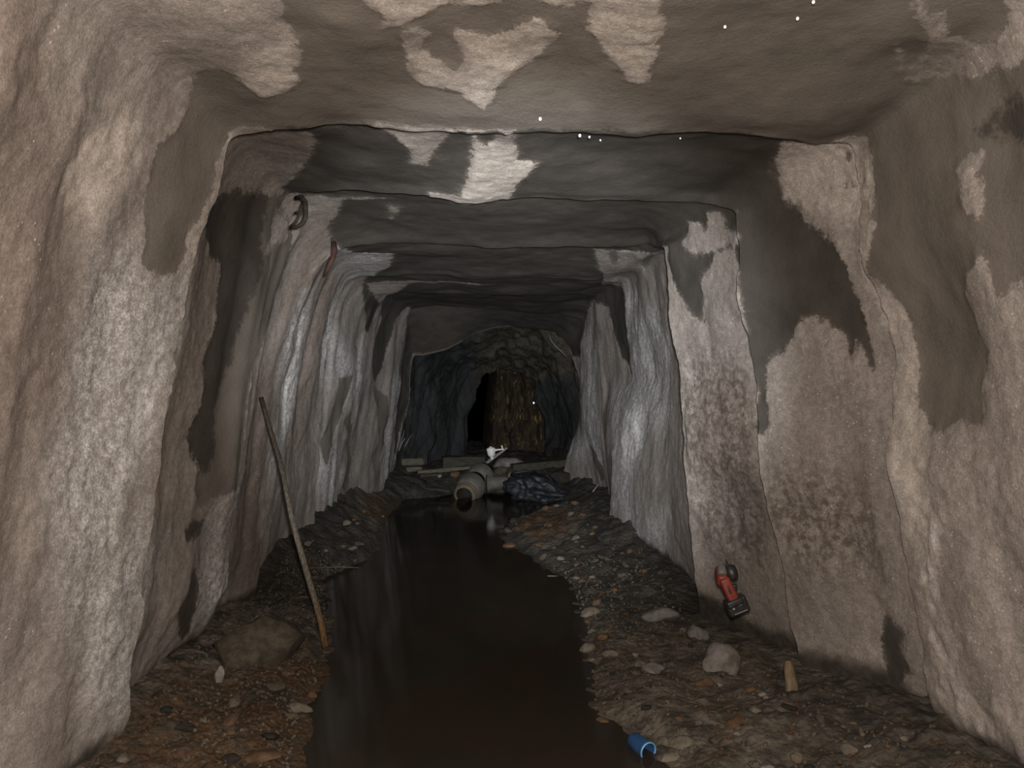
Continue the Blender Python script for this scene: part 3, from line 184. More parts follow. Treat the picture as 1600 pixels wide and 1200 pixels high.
class NT:
    """tiny node-tree writer"""
    def __init__(s, name):
        s.m = bpy.data.materials.new(name); s.m.use_nodes = True
        s.t = s.m.node_tree; s.n = s.t.nodes; s.n.clear()
        s.out = s.n.new('ShaderNodeOutputMaterial')
    def l(s, a, b): s.t.links.new(a, b)
    def put(s, sock, v):
        if hasattr(v, 'node'): s.l(v, sock)
        elif isinstance(v, (tuple, list)) and len(v) == 3 and sock.type == 'RGBA': sock.default_value = (*v, 1)
        else: sock.default_value = v
    def attr(s, name, out='Fac'):
        n = s.n.new('ShaderNodeAttribute'); n.attribute_name = name; return n.outputs[out]
    def pos(s): return s.n.new('ShaderNodeNewGeometry').outputs['Position']
    def obj(s): return s.n.new('ShaderNodeTexCoord').outputs['Object']
    def noise(s, vec, scale, detail=4, rough=0.55, stretch=None, dist=0.0):
        if stretch:
            mp = s.n.new('ShaderNodeMapping'); s.l(vec, mp.inputs[0]); mp.inputs['Scale'].default_value = stretch; vec = mp.outputs[0]
        n = s.n.new('ShaderNodeTexNoise'); s.l(vec, n.inputs['Vector'])
        n.inputs['Scale'].default_value = scale; n.inputs['Detail'].default_value = detail
        n.inputs['Roughness'].default_value = rough; n.inputs['Distortion'].default_value = dist
        return n.outputs['Fac']
    def voro(s, vec, scale, out='Distance', feature='F1'):
        n = s.n.new('ShaderNodeTexVoronoi'); n.feature = feature; s.l(vec, n.inputs['Vector']); n.inputs['Scale'].default_value = scale
        return n.outputs[out]
    def math(s, op, a, b=0.0, c=None, clamp=False):
        n = s.n.new('ShaderNodeMath'); n.operation = op; n.use_clamp = clamp
        s.put(n.inputs[0], a); s.put(n.inputs[1], b)
        if c is not None: s.put(n.inputs[2], c)
        return n.outputs[0]
    def rng(s, v, a, b, c=0.0, d=1.0, smooth=True):
        n = s.n.new('ShaderNodeMapRange'); n.interpolation_type = 'SMOOTHSTEP' if smooth else 'LINEAR'
        s.put(n.inputs[0], v); s.put(n.inputs[1], a); s.put(n.inputs[2], b); s.put(n.inputs[3], c); s.put(n.inputs[4], d)
        return n.outputs[0]
    def mix(s, f, a, b, mode='MIX'):
        n = s.n.new('ShaderNodeMix'); n.data_type = 'RGBA'; n.blend_type = mode
        s.put(n.inputs[0], f); s.put(n.inputs[6], a); s.put(n.inputs[7], b)
        return n.outputs[2]
    def bump(s, h, strength, dist=0.01, nrm=None):
        n = s.n.new('ShaderNodeBump'); n.inputs['Strength'].default_value = strength; n.inputs['Distance'].default_value = dist
        s.l(h, n.inputs['Height'])
        if nrm: s.l(nrm, n.inputs['Normal'])
        return n.outputs[0]
    def bsdf(s, color, rough=0.8, spec=0.3, normal=None, metal=0.0, **kw):
        b = s.n.new('ShaderNodeBsdfPrincipled')
        s.put(b.inputs['Base Color'], color); s.put(b.inputs['Roughness'], rough)
        s.put(b.inputs['Specular IOR Level'], spec); s.put(b.inputs['Metallic'], metal)
        if normal: s.l(normal, b.inputs['Normal'])
        for k, v in kw.items(): s.put(b.inputs[k], v)
        s.l(b.outputs[0], s.out.inputs[0]); return s.m

# ---------------------------------------------------------------- materials of the drift
def lining_material():
    s = NT('mould_stained_sprayed_concrete')
    P = s.pos(); rt = s.attr('run', 'Vector')
    edge = s.noise(P, 26, 5, 0.65); edge2 = s.noise(P, 90, 3, 0.6)
    streak = s.noise(rt, 1.0, 5, 0.6, (6.0, 1.5, 1.0), 0.3)
    blot = s.noise(P, 3.2, 4, 0.55)
    grit = s.noise(P, 160, 3, 0.7)
    speck = s.voro(P, 95)
    jit = s.math('ADD', s.math('MULTIPLY', s.math('SUBTRACT', edge, 0.5), 0.050), s.math('MULTIPLY', s.math('SUBTRACT', edge2, 0.5), 0.022))
    def mask(a, soft, extra=None):
        v = s.math('ADD', s.attr(a), jit)
        if extra is not None: v = s.math('ADD', v, extra)
        return s.rng(v, -soft, soft)
    damp = mask('damp', 0.005)
    pale = mask('pale', 0.030)
    rose = mask('rose', 0.08)
    bloom_sheen = s.rng(s.math('ADD', s.attr('bloom_sheen'), s.math('MULTIPLY', s.math('SUBTRACT', edge, 0.5), 0.10)), -0.02, 0.06)  # brightest wet sheen painted into the colour, along with mineral bloom
    mott = s.math('MULTIPLY', s.rng(s.attr('mottle'), -0.10, 0.10), s.rng(s.noise(P, 30, 6, 0.72), 0.40, 0.60, 1.0, 0.0))
    frost_sheen = mask('frost_sheen', 0.09, s.math('MULTIPLY', s.math('SUBTRACT', s.noise(rt, 1.0, 5, 0.65, (9, 4.0, 1)), 0.5), 0.07))  # pale efflorescence, with wet sheen painted in as whiter colour
    base = s.mix(s.rng(streak, 0.35, 0.68), (0.272, 0.242, 0.218), (0.358, 0.320, 0.290))
    base = s.mix(s.rng(blot, 0.3, 0.7), base, s.mix(1.0, base, (0.80, 0.80, 0.81), 'MULTIPLY'))
    base = s.mix(s.math('MULTIPLY', rose, 0.55), base, (0.160, 0.119, 0.098))
    base = s.mix(s.math('MULTIPLY', pale, 0.75), base, s.mix(s.rng(blot, 0.35, 0.65), (0.42, 0.378, 0.340), (0.52, 0.470, 0.425)))
    fr = s.math('MULTIPLY', frost_sheen, s.rng(s.noise(P, 48, 5, 0.7), 0.38, 0.58, 0.22, 1.0))
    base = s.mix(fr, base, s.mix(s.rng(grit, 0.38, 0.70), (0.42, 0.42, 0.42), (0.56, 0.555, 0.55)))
    base = s.mix(s.math('MULTIPLY', bloom_sheen, s.rng(s.noise(P, 34, 5, 0.7), 0.38, 0.60, 0.15, 0.9)), base, (0.78, 0.765, 0.75))
    stucco = s.noise(P, 42, 5, 0.7)
    base = s.mix(s.rng(stucco, 0.36, 0.64), s.mix(1.0, base, (0.84, 0.83, 0.82), 'MULTIPLY'), s.mix(1.0, base, (1.10, 1.10, 1.10), 'MULTIPLY'))
    # coarse sand grains and dark pin holes
    base = s.mix(s.rng(grit, 0.35, 0.70), s.mix(1.0, base, (0.80, 0.79, 0.78), 'MULTIPLY'), s.mix(1.0, base, (1.14, 1.13, 1.12), 'MULTIPLY'))
    pin = s.math('MULTIPLY', s.rng(speck, 0.10, 0.17, 1.0, 0.0), s.rng(s.noise(P, 9, 2), 0.52, 0.66))
    base = s.mix(s.math('MULTIPLY', pin, 0.8), base, (0.05, 0.042, 0.036))
    sep = s.n.new('ShaderNodeSeparateXYZ'); s.l(P, sep.inputs[0])
    grain = s.math('MULTIPLY', s.rng(s.voro(P, 46), 0.09, 0.17, 1.0, 0.0), s.rng(s.math('ADD', s.noise(P, 7.5, 3), s.rng(sep.outputs[0], 0.5, 1.0, 0.0, 0.10)), 0.52, 0.66))
    base = s.mix(s.math('MULTIPLY', grain, 0.75), base, (0.60, 0.55, 0.50))
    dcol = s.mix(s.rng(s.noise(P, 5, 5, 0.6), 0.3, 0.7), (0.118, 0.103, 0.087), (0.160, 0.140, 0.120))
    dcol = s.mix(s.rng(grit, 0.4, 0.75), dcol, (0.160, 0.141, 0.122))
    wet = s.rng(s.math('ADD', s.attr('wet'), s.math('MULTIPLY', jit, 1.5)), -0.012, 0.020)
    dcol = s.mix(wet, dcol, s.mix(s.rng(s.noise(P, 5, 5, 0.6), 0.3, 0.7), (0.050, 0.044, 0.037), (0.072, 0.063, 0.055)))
    base = s.mix(s.math('MULTIPLY', mott, 0.85), base, s.mix(1.0, base, (0.40, 0.37, 0.345), 'MULTIPLY'))
    base = s.mix(s.math('MULTIPLY', wet, s.rng(stucco, 0.35, 0.62, 1.0, 0.35)), base, s.mix(1.0, base, (0.42, 0.40, 0.38), 'MULTIPLY'))
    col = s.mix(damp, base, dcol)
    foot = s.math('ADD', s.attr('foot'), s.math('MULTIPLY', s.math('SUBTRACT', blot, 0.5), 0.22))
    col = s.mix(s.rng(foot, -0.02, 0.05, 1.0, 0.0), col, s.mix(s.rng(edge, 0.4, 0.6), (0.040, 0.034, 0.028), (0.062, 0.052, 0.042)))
    lum = s.math('ADD', s.math('MULTIPLY', s.noise(P, 38, 6, 0.7), 1.0), s.math('MULTIPLY', grit, 0.35))
    n1 = s.bump(lum, 0.45, 0.010)
    rough = s.math('ADD', s.math('MULTIPLY', damp, -0.12), 0.88)
    return s.bsdf(col, rough, 0.25, n1)

def rock_material(name, a, b, c, scale=1.0):
    s = NT(name); P = s.pos()
    n = s.noise(P, 2.2 * scale, 6, 0.65, (1, 1, 0.45), 0.6); m = s.noise(P, 9 * scale, 5, 0.6)
    col = s.mix(s.rng(n, 0.35, 0.65), a, b)
    col = s.mix(s.rng(m, 0.52, 0.72), col, c)
    return s.bsdf(col, 0.8, 0.3, s.bump(s.noise(P, 30, 6, 0.7), 0.7, 0.02))

M_LINING = lining_material()
def chamber_material():
    s = NT('dark_drift_rock'); P = s.pos()
    sx = s.n.new('ShaderNodeSeparateXYZ'); s.l(P, sx.inputs[0])
    n = s.noise(P, 2.0, 5, 0.6, (1, 1, 0.4), 0.5); m = s.noise(P, 9, 5, 0.6)
    col = s.mix(s.rng(n, 0.4, 0.6), (0.015, 0.016, 0.0165), (0.037, 0.039, 0.040))
    tan = s.math('MULTIPLY', s.rng(s.math('ADD', sx.outputs[2], s.math('MULTIPLY', n, 0.5)), 1.40, 1.62), s.rng(sx.outputs[0], -0.35, 0.05))
    col = s.mix(tan, col, s.mix(s.rng(m, 0.4, 0.6), (0.036, 0.031, 0.023), (0.070, 0.064, 0.048)))
    col = s.mix(s.math('MULTIPLY', s.rng(m, 0.56, 0.68), 0.7), col, (0.042, 0.024, 0.015))
    return s.bsdf(col, 0.8, 0.3, s.bump(s.noise(P, 18, 6, 0.65), 0.7, 0.03))
M_ROCK = chamber_material()
M_FACE = None

def floor_material():
    s = NT('ochre_silt_and_gravel'); P = s.pos()
    n = s.noise(P, 2.6, 5, 0.6, None, 0.5); m = s.noise(P, 11, 6, 0.65); g = s.noise(P, 70, 4, 0.7)
    col = s.mix(s.rng(m, 0.36, 0.62), (0.050, 0.043, 0.034), (0.140, 0.119, 0.095))
    och = s.math('ADD', s.attr('ochre'), s.math('MULTIPLY', s.math('SUBTRACT', n, 0.5), 1.2))
    col = s.mix(s.math('MULTIPLY', s.rng(och, 0.42, 0.85), s.rng(m, 0.30, 0.55)), col, s.mix(s.rng(g, 0.4, 0.6), (0.066, 0.037, 0.019), (0.112, 0.068, 0.036)))
    col = s.mix(s.rng(g, 0.55, 0.75), col, s.mix(1.0, col, (1.6, 1.55, 1.48), 'MULTIPLY'))
    col = s.mix(s.math('MULTIPLY', s.rng(s.noise(P, 7, 3), 0.56, 0.68), 0.6), col, (0.046, 0.044, 0.026))
    floor_dark = s.rng(s.math('ADD', s.attr('floor_dark'), s.math('MULTIPLY', s.math('SUBTRACT', n, 0.5), 0.9)), 0.25, 0.75)
    col = s.mix(s.math('MULTIPLY', floor_dark, 0.82), col, s.mix(s.rng(m, 0.4, 0.6), (0.026, 0.024, 0.020), (0.046, 0.041, 0.033)))
    h = s.math('ADD', s.noise(P, 30, 6, 0.7), s.math('MULTIPLY', s.voro(P, 42), -0.5))
    return s.bsdf(col, 0.75, 0.3, s.bump(h, 0.8, 0.02))
M_FLOOR = floor_material()

def water_material():
    s = NT('still_brown_mine_water')
    tr = s.n.new('ShaderNodeBsdfTransparent'); tr.inputs[0].default_value = (0.30, 0.21, 0.13, 1)
    df = s.n.new('ShaderNodeBsdfDiffuse'); s.put(df.inputs[0], s.mix(s.rng(s.noise(s.pos(), 2.5, 3), 0.4, 0.6), (0.036, 0.031, 0.023), (0.042, 0.030, 0.023)))   # suspended silt
    gl = s.n.new('ShaderNodeBsdfGlossy'); gl.inputs['Roughness'].default_value = 0.09; gl.inputs[0].default_value = (0.6, 0.6, 0.6, 1)
    fr = s.n.new('ShaderNodeFresnel'); fr.inputs[0].default_value = 1.33
    s.l(s.bump(s.noise(s.pos(), 5, 2), 0.03, 0.02), gl.inputs['Normal'])
    m0 = s.n.new('ShaderNodeMixShader'); m0.inputs[0].default_value = 0.8; s.l(tr.outputs[0], m0.inputs[1]); s.l(df.outputs[0], m0.inputs[2])
    mx = s.n.new('ShaderNodeMixShader'); s.l(fr.outputs[0], mx.inputs[0]); s.l(m0.outputs[0], mx.inputs[1]); s.l(gl.outputs[0], mx.inputs[2])
    s.l(mx.outputs[0], s.out.inputs[0]); return s.m
M_WATER = water_material()

# ---------------------------------------------------------------- lining: walls and roof, one panel per bay
TAB = ring_table(FRAMES); NOR = ring_normals(TAB); NBAY = len(FRAMES) - 1
def shell(name):
    o = bpy.data.objects.new(name, None); COL.objects.link(o); o['kind'] = 'structure'; return o
SIDES = {'wall_left': (0, 1), 'ceiling': (1, 2), 'wall_right': (2, 3)}
ROOT = {k: shell(k) for k in SIDES}

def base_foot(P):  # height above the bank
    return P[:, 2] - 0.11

for k in range(NBAY):
    length = RUN[k + 1] - RUN[k]
    if k == 0: step = 0.06
    elif k <= 2: step = 0.009
    elif k <= 4: step = 0.012
    else: step = 0.016
    nu = max(20, int(length / step))
    us = np.linspace(0, 1, nu) ** 1.15
    for side, (t0, t1) in SIDES.items():
        nt = int(GIRTH / (step if k else 0.03)) + 1
        ts = np.linspace(t0, t1, nt)
        U, T = np.meshgrid(us, ts, indexing='ij'); U = U.ravel(); T = T.ravel()
        P, N = lining(TAB, NOR, BAY_DEPTH, k, U, T)
        D = RUN[k] + length * U; G = T * GIRTH
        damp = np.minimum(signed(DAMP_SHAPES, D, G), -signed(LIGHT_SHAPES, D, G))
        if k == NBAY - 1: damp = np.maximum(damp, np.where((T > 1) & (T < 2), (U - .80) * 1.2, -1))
        pale = signed(PALE_SHAPES, D, G); frost_sheen = signed(FROST_SHEEN_SHAPES, D, G); bloom_sheen = signed(BLOOM_SHEEN_SHAPES, D, G); mottle = signed(MOTTLE_SHAPES, D, G); wet = np.minimum(signed(WET_SHAPES + DAMP_SHAPES[1:5], D, G), -signed(LIGHT_SHAPES, D, G)); rose = signed(ROSE_SHAPES, D, G)
        x, y, z = P.T
        wall = (1 - sstep(0.9, 1.05, T)) + sstep(1.95, 2.1, T)
        wall = np.clip(wall, 0, 1)
        ew = sstep(0, .10, U) * (1 - sstep(.90, 1, U))            # keep the frame edges where they were measured
        drape_k = np.where(T < 1.5, 0.45 if k <= 1 else 0.9, 0.35 if k <= 2 else 0.2)
        drape = drape_k * fbm(D * 5.5, G * 0.75, 0 * D, 2, 11) * 0.042 * wall * (0.25 + 0.75 * ew)
        lump = fbm(x * 2.2, y * 2.2, z * 2.2, 2, 3) * 0.05 * (0.2 + 0.8 * ew)
        small = fbm(x * 9, y * 9, z * 9, 2, 5) * 0.009
        crust = (fbm(x * 30, y * 30, z * 30, 3, 8) * 0.008 + np.abs(fbm(x * 60, y * 60, z * 60, 1, 18)) * 0.003) * np.where(wall > .5, 1.0, 0.45) * (0.5 * (1 - sstep(-.01, .01, damp)) + 0.15 + 0.9 * sstep(-.02, .03, pale) + 0.4 * sstep(0, .05, frost_sheen))
        disp = drape + lump + small + crust + 0.005 * sstep(-.006, .006, damp + fbm(x * 26, y * 26, z * 26, 2, 2) * 0.03)
        Q = P + N * disp[:, None]
        # ragged lip of each frame
        lip = fbm(G * 9, 0 * G + k * 3.7, 0 * G, 3, 21) * 0.05
        if k > 0: Q[:, 1] += lip * sstep(.8, 1, U)
        if k > 1:
            lip0 = fbm(G * 9, 0 * G + (k - 1) * 3.7, 0 * G, 3, 21) * 0.05
            Q[:, 1] += lip0 * (1 - sstep(0, .2, U))
        at = {'damp': damp, 'pale': pale, 'frost_sheen': frost_sheen, 'bloom_sheen': bloom_sheen, 'mottle': mottle, 'wet': wet, 'rose': rose, 'foot': np.where(wall > .5, base_foot(P), 1.0),
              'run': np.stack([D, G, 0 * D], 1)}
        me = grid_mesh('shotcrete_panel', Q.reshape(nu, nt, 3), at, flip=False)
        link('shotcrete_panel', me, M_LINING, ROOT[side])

# ---------------------------------------------------------------- rough rock beyond the lining
RT = ring_table(ROCK_FRAMES); RN = ring_normals(RT)
def rock_shell(name, ks, mat, amp, seed):
    root = shell(name)
    for k in ks:
        nu, nt = 60, 330
        us = np.linspace(0, 1, nu); ts = np.linspace(0, 3, nt)
        U, T = np.meshgrid(us, ts, indexing='ij'); U = U.ravel(); T = T.ravel()
        P, N = lining(RT, RN, [(0.06, 0.05, 0.06)] * 9, k, U, T)
        x, y, z = P.T
        d = np.abs(fbm(x * 2.2, y * 2.2, z * .9, 3, seed)) * -amp * 1.5 + fbm(x * 7, y * 7, z * 3, 4, seed + 4) * amp * 0.45
        Q = P - N * d[:, None] * -1.0
        link('rock_face', grid_mesh('rock_face', Q.reshape(nu, nt, 3)), mat, root)
    return root
rock_shell('wall_back', (0, 1), M_ROCK, 0.16, 31)

# ---------------------------------------------------------------- floor: ochre banks beside the flooded channel
BL = np.array(BANK_LEFT); BR = np.array(BANK_RIGHT)
BL = BL[np.argsort(BL[:, 0])]; BR = BR[np.argsort(BR[:, 0])]
def bank_height(side, y):
    if side < 0: return np.interp(y, [1.5, 2.3, 3.3, 4.0, 5.3, 6.2, 7.7, 8.6, 9.5], [.10, .10, .13, .10, .24, .22, .17, .26, .28])
    return np.interp(y, [1.5, 2.4, 3.0, 3.7, 4.6, 5.8, 6.8, 7.7, 8.6, 9.5], [.13, .11, .035, .03, .12, .24, .18, .14, .24, .26])
def half_width(side, y):
    if side < 0: return np.interp(y, [1.5, 2.4, 3.3, 4.0, 5.3, 6.2, 7.6, 9, 12], [-1.22, -1.14, -1.24, -1.22, -1.22, -1.2, -1.1, -1, -.6])
    return np.interp(y, [1.5, 2.4, 3.0, 3.7, 5.8, 7.6, 9, 12], [1.40, 1.38, 1.16, 1.02, 1.0, 1.0, .9, .6])
def floor_z(x, y):
    x, y = np.broadcast_arrays(np.asarray(x, float), np.asarray(y, float))
    wob = fbm(y * 4, x * 0 + 3.3, 0 * x, 3, 77) * 0.025
    xl = np.interp(y, BL[:, 0], BL[:, 1]) + wob
    xr = np.interp(y, BR[:, 0], BR[:, 1]) + wob
    endc = sstep(8.15, 8.7, y)                                   # the heap of debris that dams the far end
    mid = (xl + xr) / 2; half = np.maximum((xr - xl) / 2 * (1 - endc), 0.01)
    l = np.clip((xl - x) / np.maximum(xl - half_width(-1, y), .05), -9, 1.3)
    r = np.clip((x - xr) / np.maximum(half_width(1, y) - xr, .05), -9, 1.3)
    def prof(q, h): return np.where(q > 0, 0.030 * sstep(0, .12, q) + (h - 0.03) * np.power(np.clip(q, 0, 1.3), 1.25), 0.0)
    under = np.minimum(np.clip(-l * np.maximum(xl - half_width(-1, y), .05), 0, 2), np.clip(-r * np.maximum(half_width(1, y) - xr, .05), 0, 2))
    bed = -0.16 * sstep(0.0, 0.28, under)
    z = np.maximum(prof(l, bank_height(-1, y)), prof(r, bank_height(1, y)))
    z = np.where(z > 0, z, bed)
    z = z * (1 - endc) + endc * np.maximum(z, 0.20 + 0.05 * fbm(x * 2, y * 2, 0 * x, 3, 5))
    rough = fbm(x * 3.2, y * 3.2, 0 * x, 3, 41) * 0.05 + fbm(x * 13, y * 13, 0 * x, 3, 43) * 0.028 + np.abs(fbm(x * 33, y * 33, 0 * x, 2, 47)) * 0.016
    return z + rough * np.where(z > 0, 0.35 + 0.65 * sstep(0.01, 0.07, z), 0.5)
ys = np.concatenate([np.linspace(0.9, 4.2, 330), np.linspace(4.215, 13, 300)])
xs = np.linspace(-1.55, 1.7, 300)
Y, X = np.meshgrid(ys, xs, indexing='ij')
Z = floor_z(X, Y)
och = np.exp(-((X + 0.75) ** 2 / .3 + (Y - 2.4) ** 2 / 1.2)) * 0.9 + np.exp(-((X + 0.55) ** 2 / .15 + (Y - 4.6) ** 2 / 2)) * 0.4 \
    + np.exp(-((X - 0.45) ** 2 / .08 + (Y - 6.2) ** 2 / .8)) * 1.3 + np.exp(-((X + 0.9) ** 2 / .1 + (Y - 6.9) ** 2 / .8)) * 1.0 \
    + np.exp(-((X - 0.35) ** 2 / .03 + (Y - 3.2) ** 2 / 1.5)) * 0.35
floor_dark = sstep(3.1, 4.2, Y) * .9 * (1 - np.clip(och, 0, .9)) + .55 * sstep(.75, 1.15, X) * sstep(3.3, 2.6, Y) + .9 * np.exp(-((X + .78) ** 2 / .02 + (Y - 2.75) ** 2 / .02))  # darker tone farther along the floor and by the near right wall
fl = link('floor', grid_mesh('floor', np.stack([X, Y, Z], -1), {'ochre': och.ravel(), 'floor_dark': floor_dark.ravel()}, flip=True), M_FLOOR)
fl['kind'] = 'structure'
def ground(x, y): return float(floor_z(np.array([x]), np.array([y]))[0])

wy = np.linspace(0.9, 8.6, 60); q = np.linspace(0, 1, 10)
wl = np.interp(wy, BL[:, 0], BL[:, 1]) - 0.14; wr = np.interp(wy, BR[:, 0], BR[:, 1]) + 0.14
Yw = np.repeat(wy[:, None], 10, 1); Xw = wl[:, None] * (1 - q) + wr[:, None] * q
wt = link('mine_water', grid_mesh('mine_water', np.stack([Xw, Yw, 0 * Xw], -1), flip=True), M_WATER)
wt['label'] = 'still dark brown water flooding the middle of the tunnel floor'; wt['category'] = 'water'; wt['kind'] = 'stuff'

#OBJECTS
# ---------------------------------------------------------------- ore-stained rock face behind the low arch, and the black side passage
def face_material():
    s = NT('ochre_streaked_rock_face'); P = s.pos()
    n = s.noise(P, 5.0, 6, 0.65, (1.6, 1, 0.5), 0.8); m = s.noise(P, 14, 5, 0.65, (1, 1, 0.35), 0.5)
    col = s.mix(s.rng(n, 0.36, 0.62), (0.022, 0.016, 0.011), (0.052, 0.034, 0.018))
    col = s.mix(s.rng(m, 0.56, 0.66), col, (0.20, 0.125, 0.048))
    col = s.mix(s.rng(s.noise(P, 3.1, 3), 0.55, 0.66), col, (0.034, 0.020, 0.020))
    return s.bsdf(col, 0.7, 0.3, s.bump(m, 0.9, 0.05))
rock_shell('wall_passage', (2, 3), rock_material('black_passage_rock', (0.020, 0.020, 0.021), (0.034, 0.032, 0.028), (0.03, 0.022, 0.018)), 0.10, 57)
nu, nt = 90, 110
U, V = np.meshgrid(np.linspace(0, 1, nu), np.linspace(0, 1, nt), indexing='ij')
a, b = np.array((-0.056, 11.200, -0.295)), np.array((1.122, 11.200, 1.711))
fx = a[0] + (b[0] - a[0]) * U; fz = a[2] + (b[2] - a[2]) * V
fy = 11.25 + 0.9 * np.power(1 - np.clip(U / .14, 0, 1), 2.0) - 0.12 * np.sin(V * 3.1) * 0.5
fx = fx - 0.05 * np.sin(V * 5) * (1 - U)
fy = fy + fbm(fx * 5, fz * 2.0, 0 * fx, 4, 91) * 0.22 + fbm(fx * 16, fz * 7, 0 * fx, 3, 95) * 0.06
face = link('wall_end', grid_mesh('wall_end', np.stack([fx, fy, fz], -1)), face_material())
face['kind'] = 'structure'

# ---------------------------------------------------------------- object helpers
def tag(o, label, cat, group=None):
    o['label'] = label; o['category'] = cat
    if group: o['group'] = group
    return o
def empty(name, loc, label, cat, group=None):
    o = bpy.data.objects.new(name, None); COL.objects.link(o); o.location = loc
    return tag(o, label, cat, group)
def from_bm(name, bm, mat, parent=None, smooth=True, base=None):
    bmesh.ops.recalc_face_normals(bm, faces=bm.faces)
    me = bpy.data.meshes.new(name)
    if base is not None: bmesh.ops.translate(bm, verts=bm.verts, vec=-Vector(base))
    bm.to_mesh(me); bm.free()
    for p in me.polygons: p.use_smooth = smooth
    return link(name, me, mat, parent)
def tube(bm, pts, rad, n=8, flat=1.0, seed=0, rough=0.0):
    pts = [Vector(p) for p in pts]; rs = rad if isinstance(rad, (list, tuple)) else [rad] * len(pts)
    rings = []; rnd = random.Random(seed); ref = None
    for i, p in enumerate(pts):
        d = (pts[min(i + 1, len(pts) - 1)] - pts[max(i - 1, 0)]).normalized()
        if ref is None: ref = d.orthogonal().normalized()
        a = (ref - d * ref.dot(d)).normalized(); ref = a; b = d.cross(a)
        rings.append([bm.verts.new(p + (a * math.cos(6.2832 * k / n) + b * math.sin(6.2832 * k / n) * flat) * rs[i] * (1 + rough * rnd.uniform(-1, 1))) for k in range(n)])
    for r0, r1 in zip(rings, rings[1:]):
        for k in range(n): bm.faces.new((r0[k], r0[(k + 1) % n], r1[(k + 1) % n], r1[k]))
    bm.faces.new(rings[0][::-1]); bm.faces.new(rings[-1])
def bar(bm, p0, p1, w, h, up=(0, 0, 1), bev=0.004, taper=1.0):
    p0, p1 = Vector(p0), Vector(p1); d = p1 - p0; L = d.length; d.normalize()
    s = d.cross(Vector(up)).normalized(); u = s.cross(d)
    r = bmesh.ops.create_cube(bm, size=1.0)['verts']
    for v in r:
        c = v.co.copy(); k = 1.0 if c.x < 0 else taper
        v.co = p0 + d * (c.x + .5) * L + s * c.y * w * k + u * c.z * h * k
    bmesh.ops.recalc_face_normals(bm, faces=list({f for v in r for f in v.link_faces})); bm.normal_update()
    if bev:
        es = list({e for v in r for e in v.link_edges})
        bmesh.ops.bevel(bm, geom=es, offset=bev, segments=3, affect='EDGES', profile=0.6)
def lathe(bm, prof, origin, axis, n=28, arc=1.0, start=0.0, ref=(0, 0, 1), close=False):
    """prof: (distance along axis, radius)"""
    ax = Vector(axis).normalized(); a = Vector(ref); a = (a - ax * a.dot(ax)).normalized(); b = ax.cross(a); o = Vector(origin)
    full = arc >= 0.999; m = n if full else n + 1
    rings = [[bm.verts.new(o + ax * t + (a * math.cos(start + 6.2832 * arc * k / n) + b * math.sin(start + 6.2832 * arc * k / n)) * r) for k in range(m)] for t, r in prof]
    for r0, r1 in zip(rings, rings[1:]):
        for k in range(m if full else n): bm.faces.new((r0[k], r0[(k + 1) % m], r1[(k + 1) % m], r1[k]))
    bmesh.ops.remove_doubles(bm, verts=[v for q in rings for v in q if v.is_valid], dist=1e-6)
    if close: bm.faces.new(rings[0]); bm.faces.new(rings[-1])
def mat2(name, a, b, scale=20, rough=0.7, spec=0.3, bump=0.3, stretch=None, **kw):
    s = NT(name); P = s.obj()
    n = s.noise(P, scale, 5, 0.6, stretch)
    return s.bsdf(s.mix(s.rng(n, 0.35, 0.65), a, b), rough, spec, s.bump(n, bump, 0.005), **kw)

# ---------------------------------------------------------------- the pole leaning on the left wall
def pole_material():
    s = NT('weathered_pole_wood'); o = s.obj()
    sx = s.n.new('ShaderNodeSeparateXYZ'); s.l(o, sx.inputs[0])
    z = sx.outputs[2]
    g = s.noise(o, 1.0, 4, 0.6, (160, 160, 5))
    c = s.mix(s.rng(z, 0.45, 0.85), (0.150, 0.130, 0.100), (0.050, 0.038, 0.027))
    c = s.mix(s.rng(z, 0.02, 0.24, 1, 0), c, (0.190, 0.105, 0.042))
    c = s.mix(s.rng(g, 0.42, 0.62), s.mix(1.0, c, (0.5, 0.48, 0.45), 'MULTIPLY'), c)
    return s.bsdf(c, 0.75, 0.25, s.bump(g, 0.4, 0.003))
p0 = Vector((-0.703, 3.322, 0.035)); p1 = Vector((-1.100, 3.682, 1.098)) + Vector((0.03, -0.03, 0))
bm = bmesh.new()
pts = [p0.lerp(p1, i / 12) + Vector((0.006 * math.sin(i * .9), 0, 0.004 * math.sin(i * 1.7))) for i in range(13)]
tube(bm, pts, [0.0155 - 0.0004 * i for i in range(13)], 10, 0.8, 3, 0.06)
tag(from_bm('wooden_pole', bm, pole_material(), base=p0), 'long thin weathered wooden pole leaning against the left wall, foot at the water', 'pole').location = p0

# ---------------------------------------------------------------- cordless drill stuck in the right wall
dc = Vector((0.940, 2.970, 0.352)); K = 2.97 / 1200
camq = cam.rotation_euler.to_matrix(); RX, UY, TZ = camq @ Vector((1, 0, 0)), camq @ Vector((0, 1, 0)), camq @ Vector((0, 0, 1))
def dl(px, py, t=0.0): return dc + RX * (px - 1142) * K - UY * (py - 925) * K + TZ * t * K     # the tool's own plane, t towards its back
M_RED = mat2('red_tool_plastic', (0.175, 0.030, 0.022), (0.230, 0.042, 0.030), 60, 0.5, 0.4, 0.1)
M_BLK = mat2('black_tool_plastic', (0.014, 0.014, 0.015), (0.026, 0.025, 0.025), 60, 0.45, 0.5, 0.1)
M_GRY = mat2('grey_tool_metal', (0.10, 0.092, 0.088), (0.15, 0.14, 0.135), 60, 0.5, 0.5, 0.1)
M_PAL = mat2('pale_tool_label', (0.22, 0.21, 0.20), (0.27, 0.26, 0.25), 60, 0.5, 0.4, 0.05)
drill = empty('cordless_drill', dc, 'red and black cordless drill hanging on the right wall, battery pack down', 'drill')
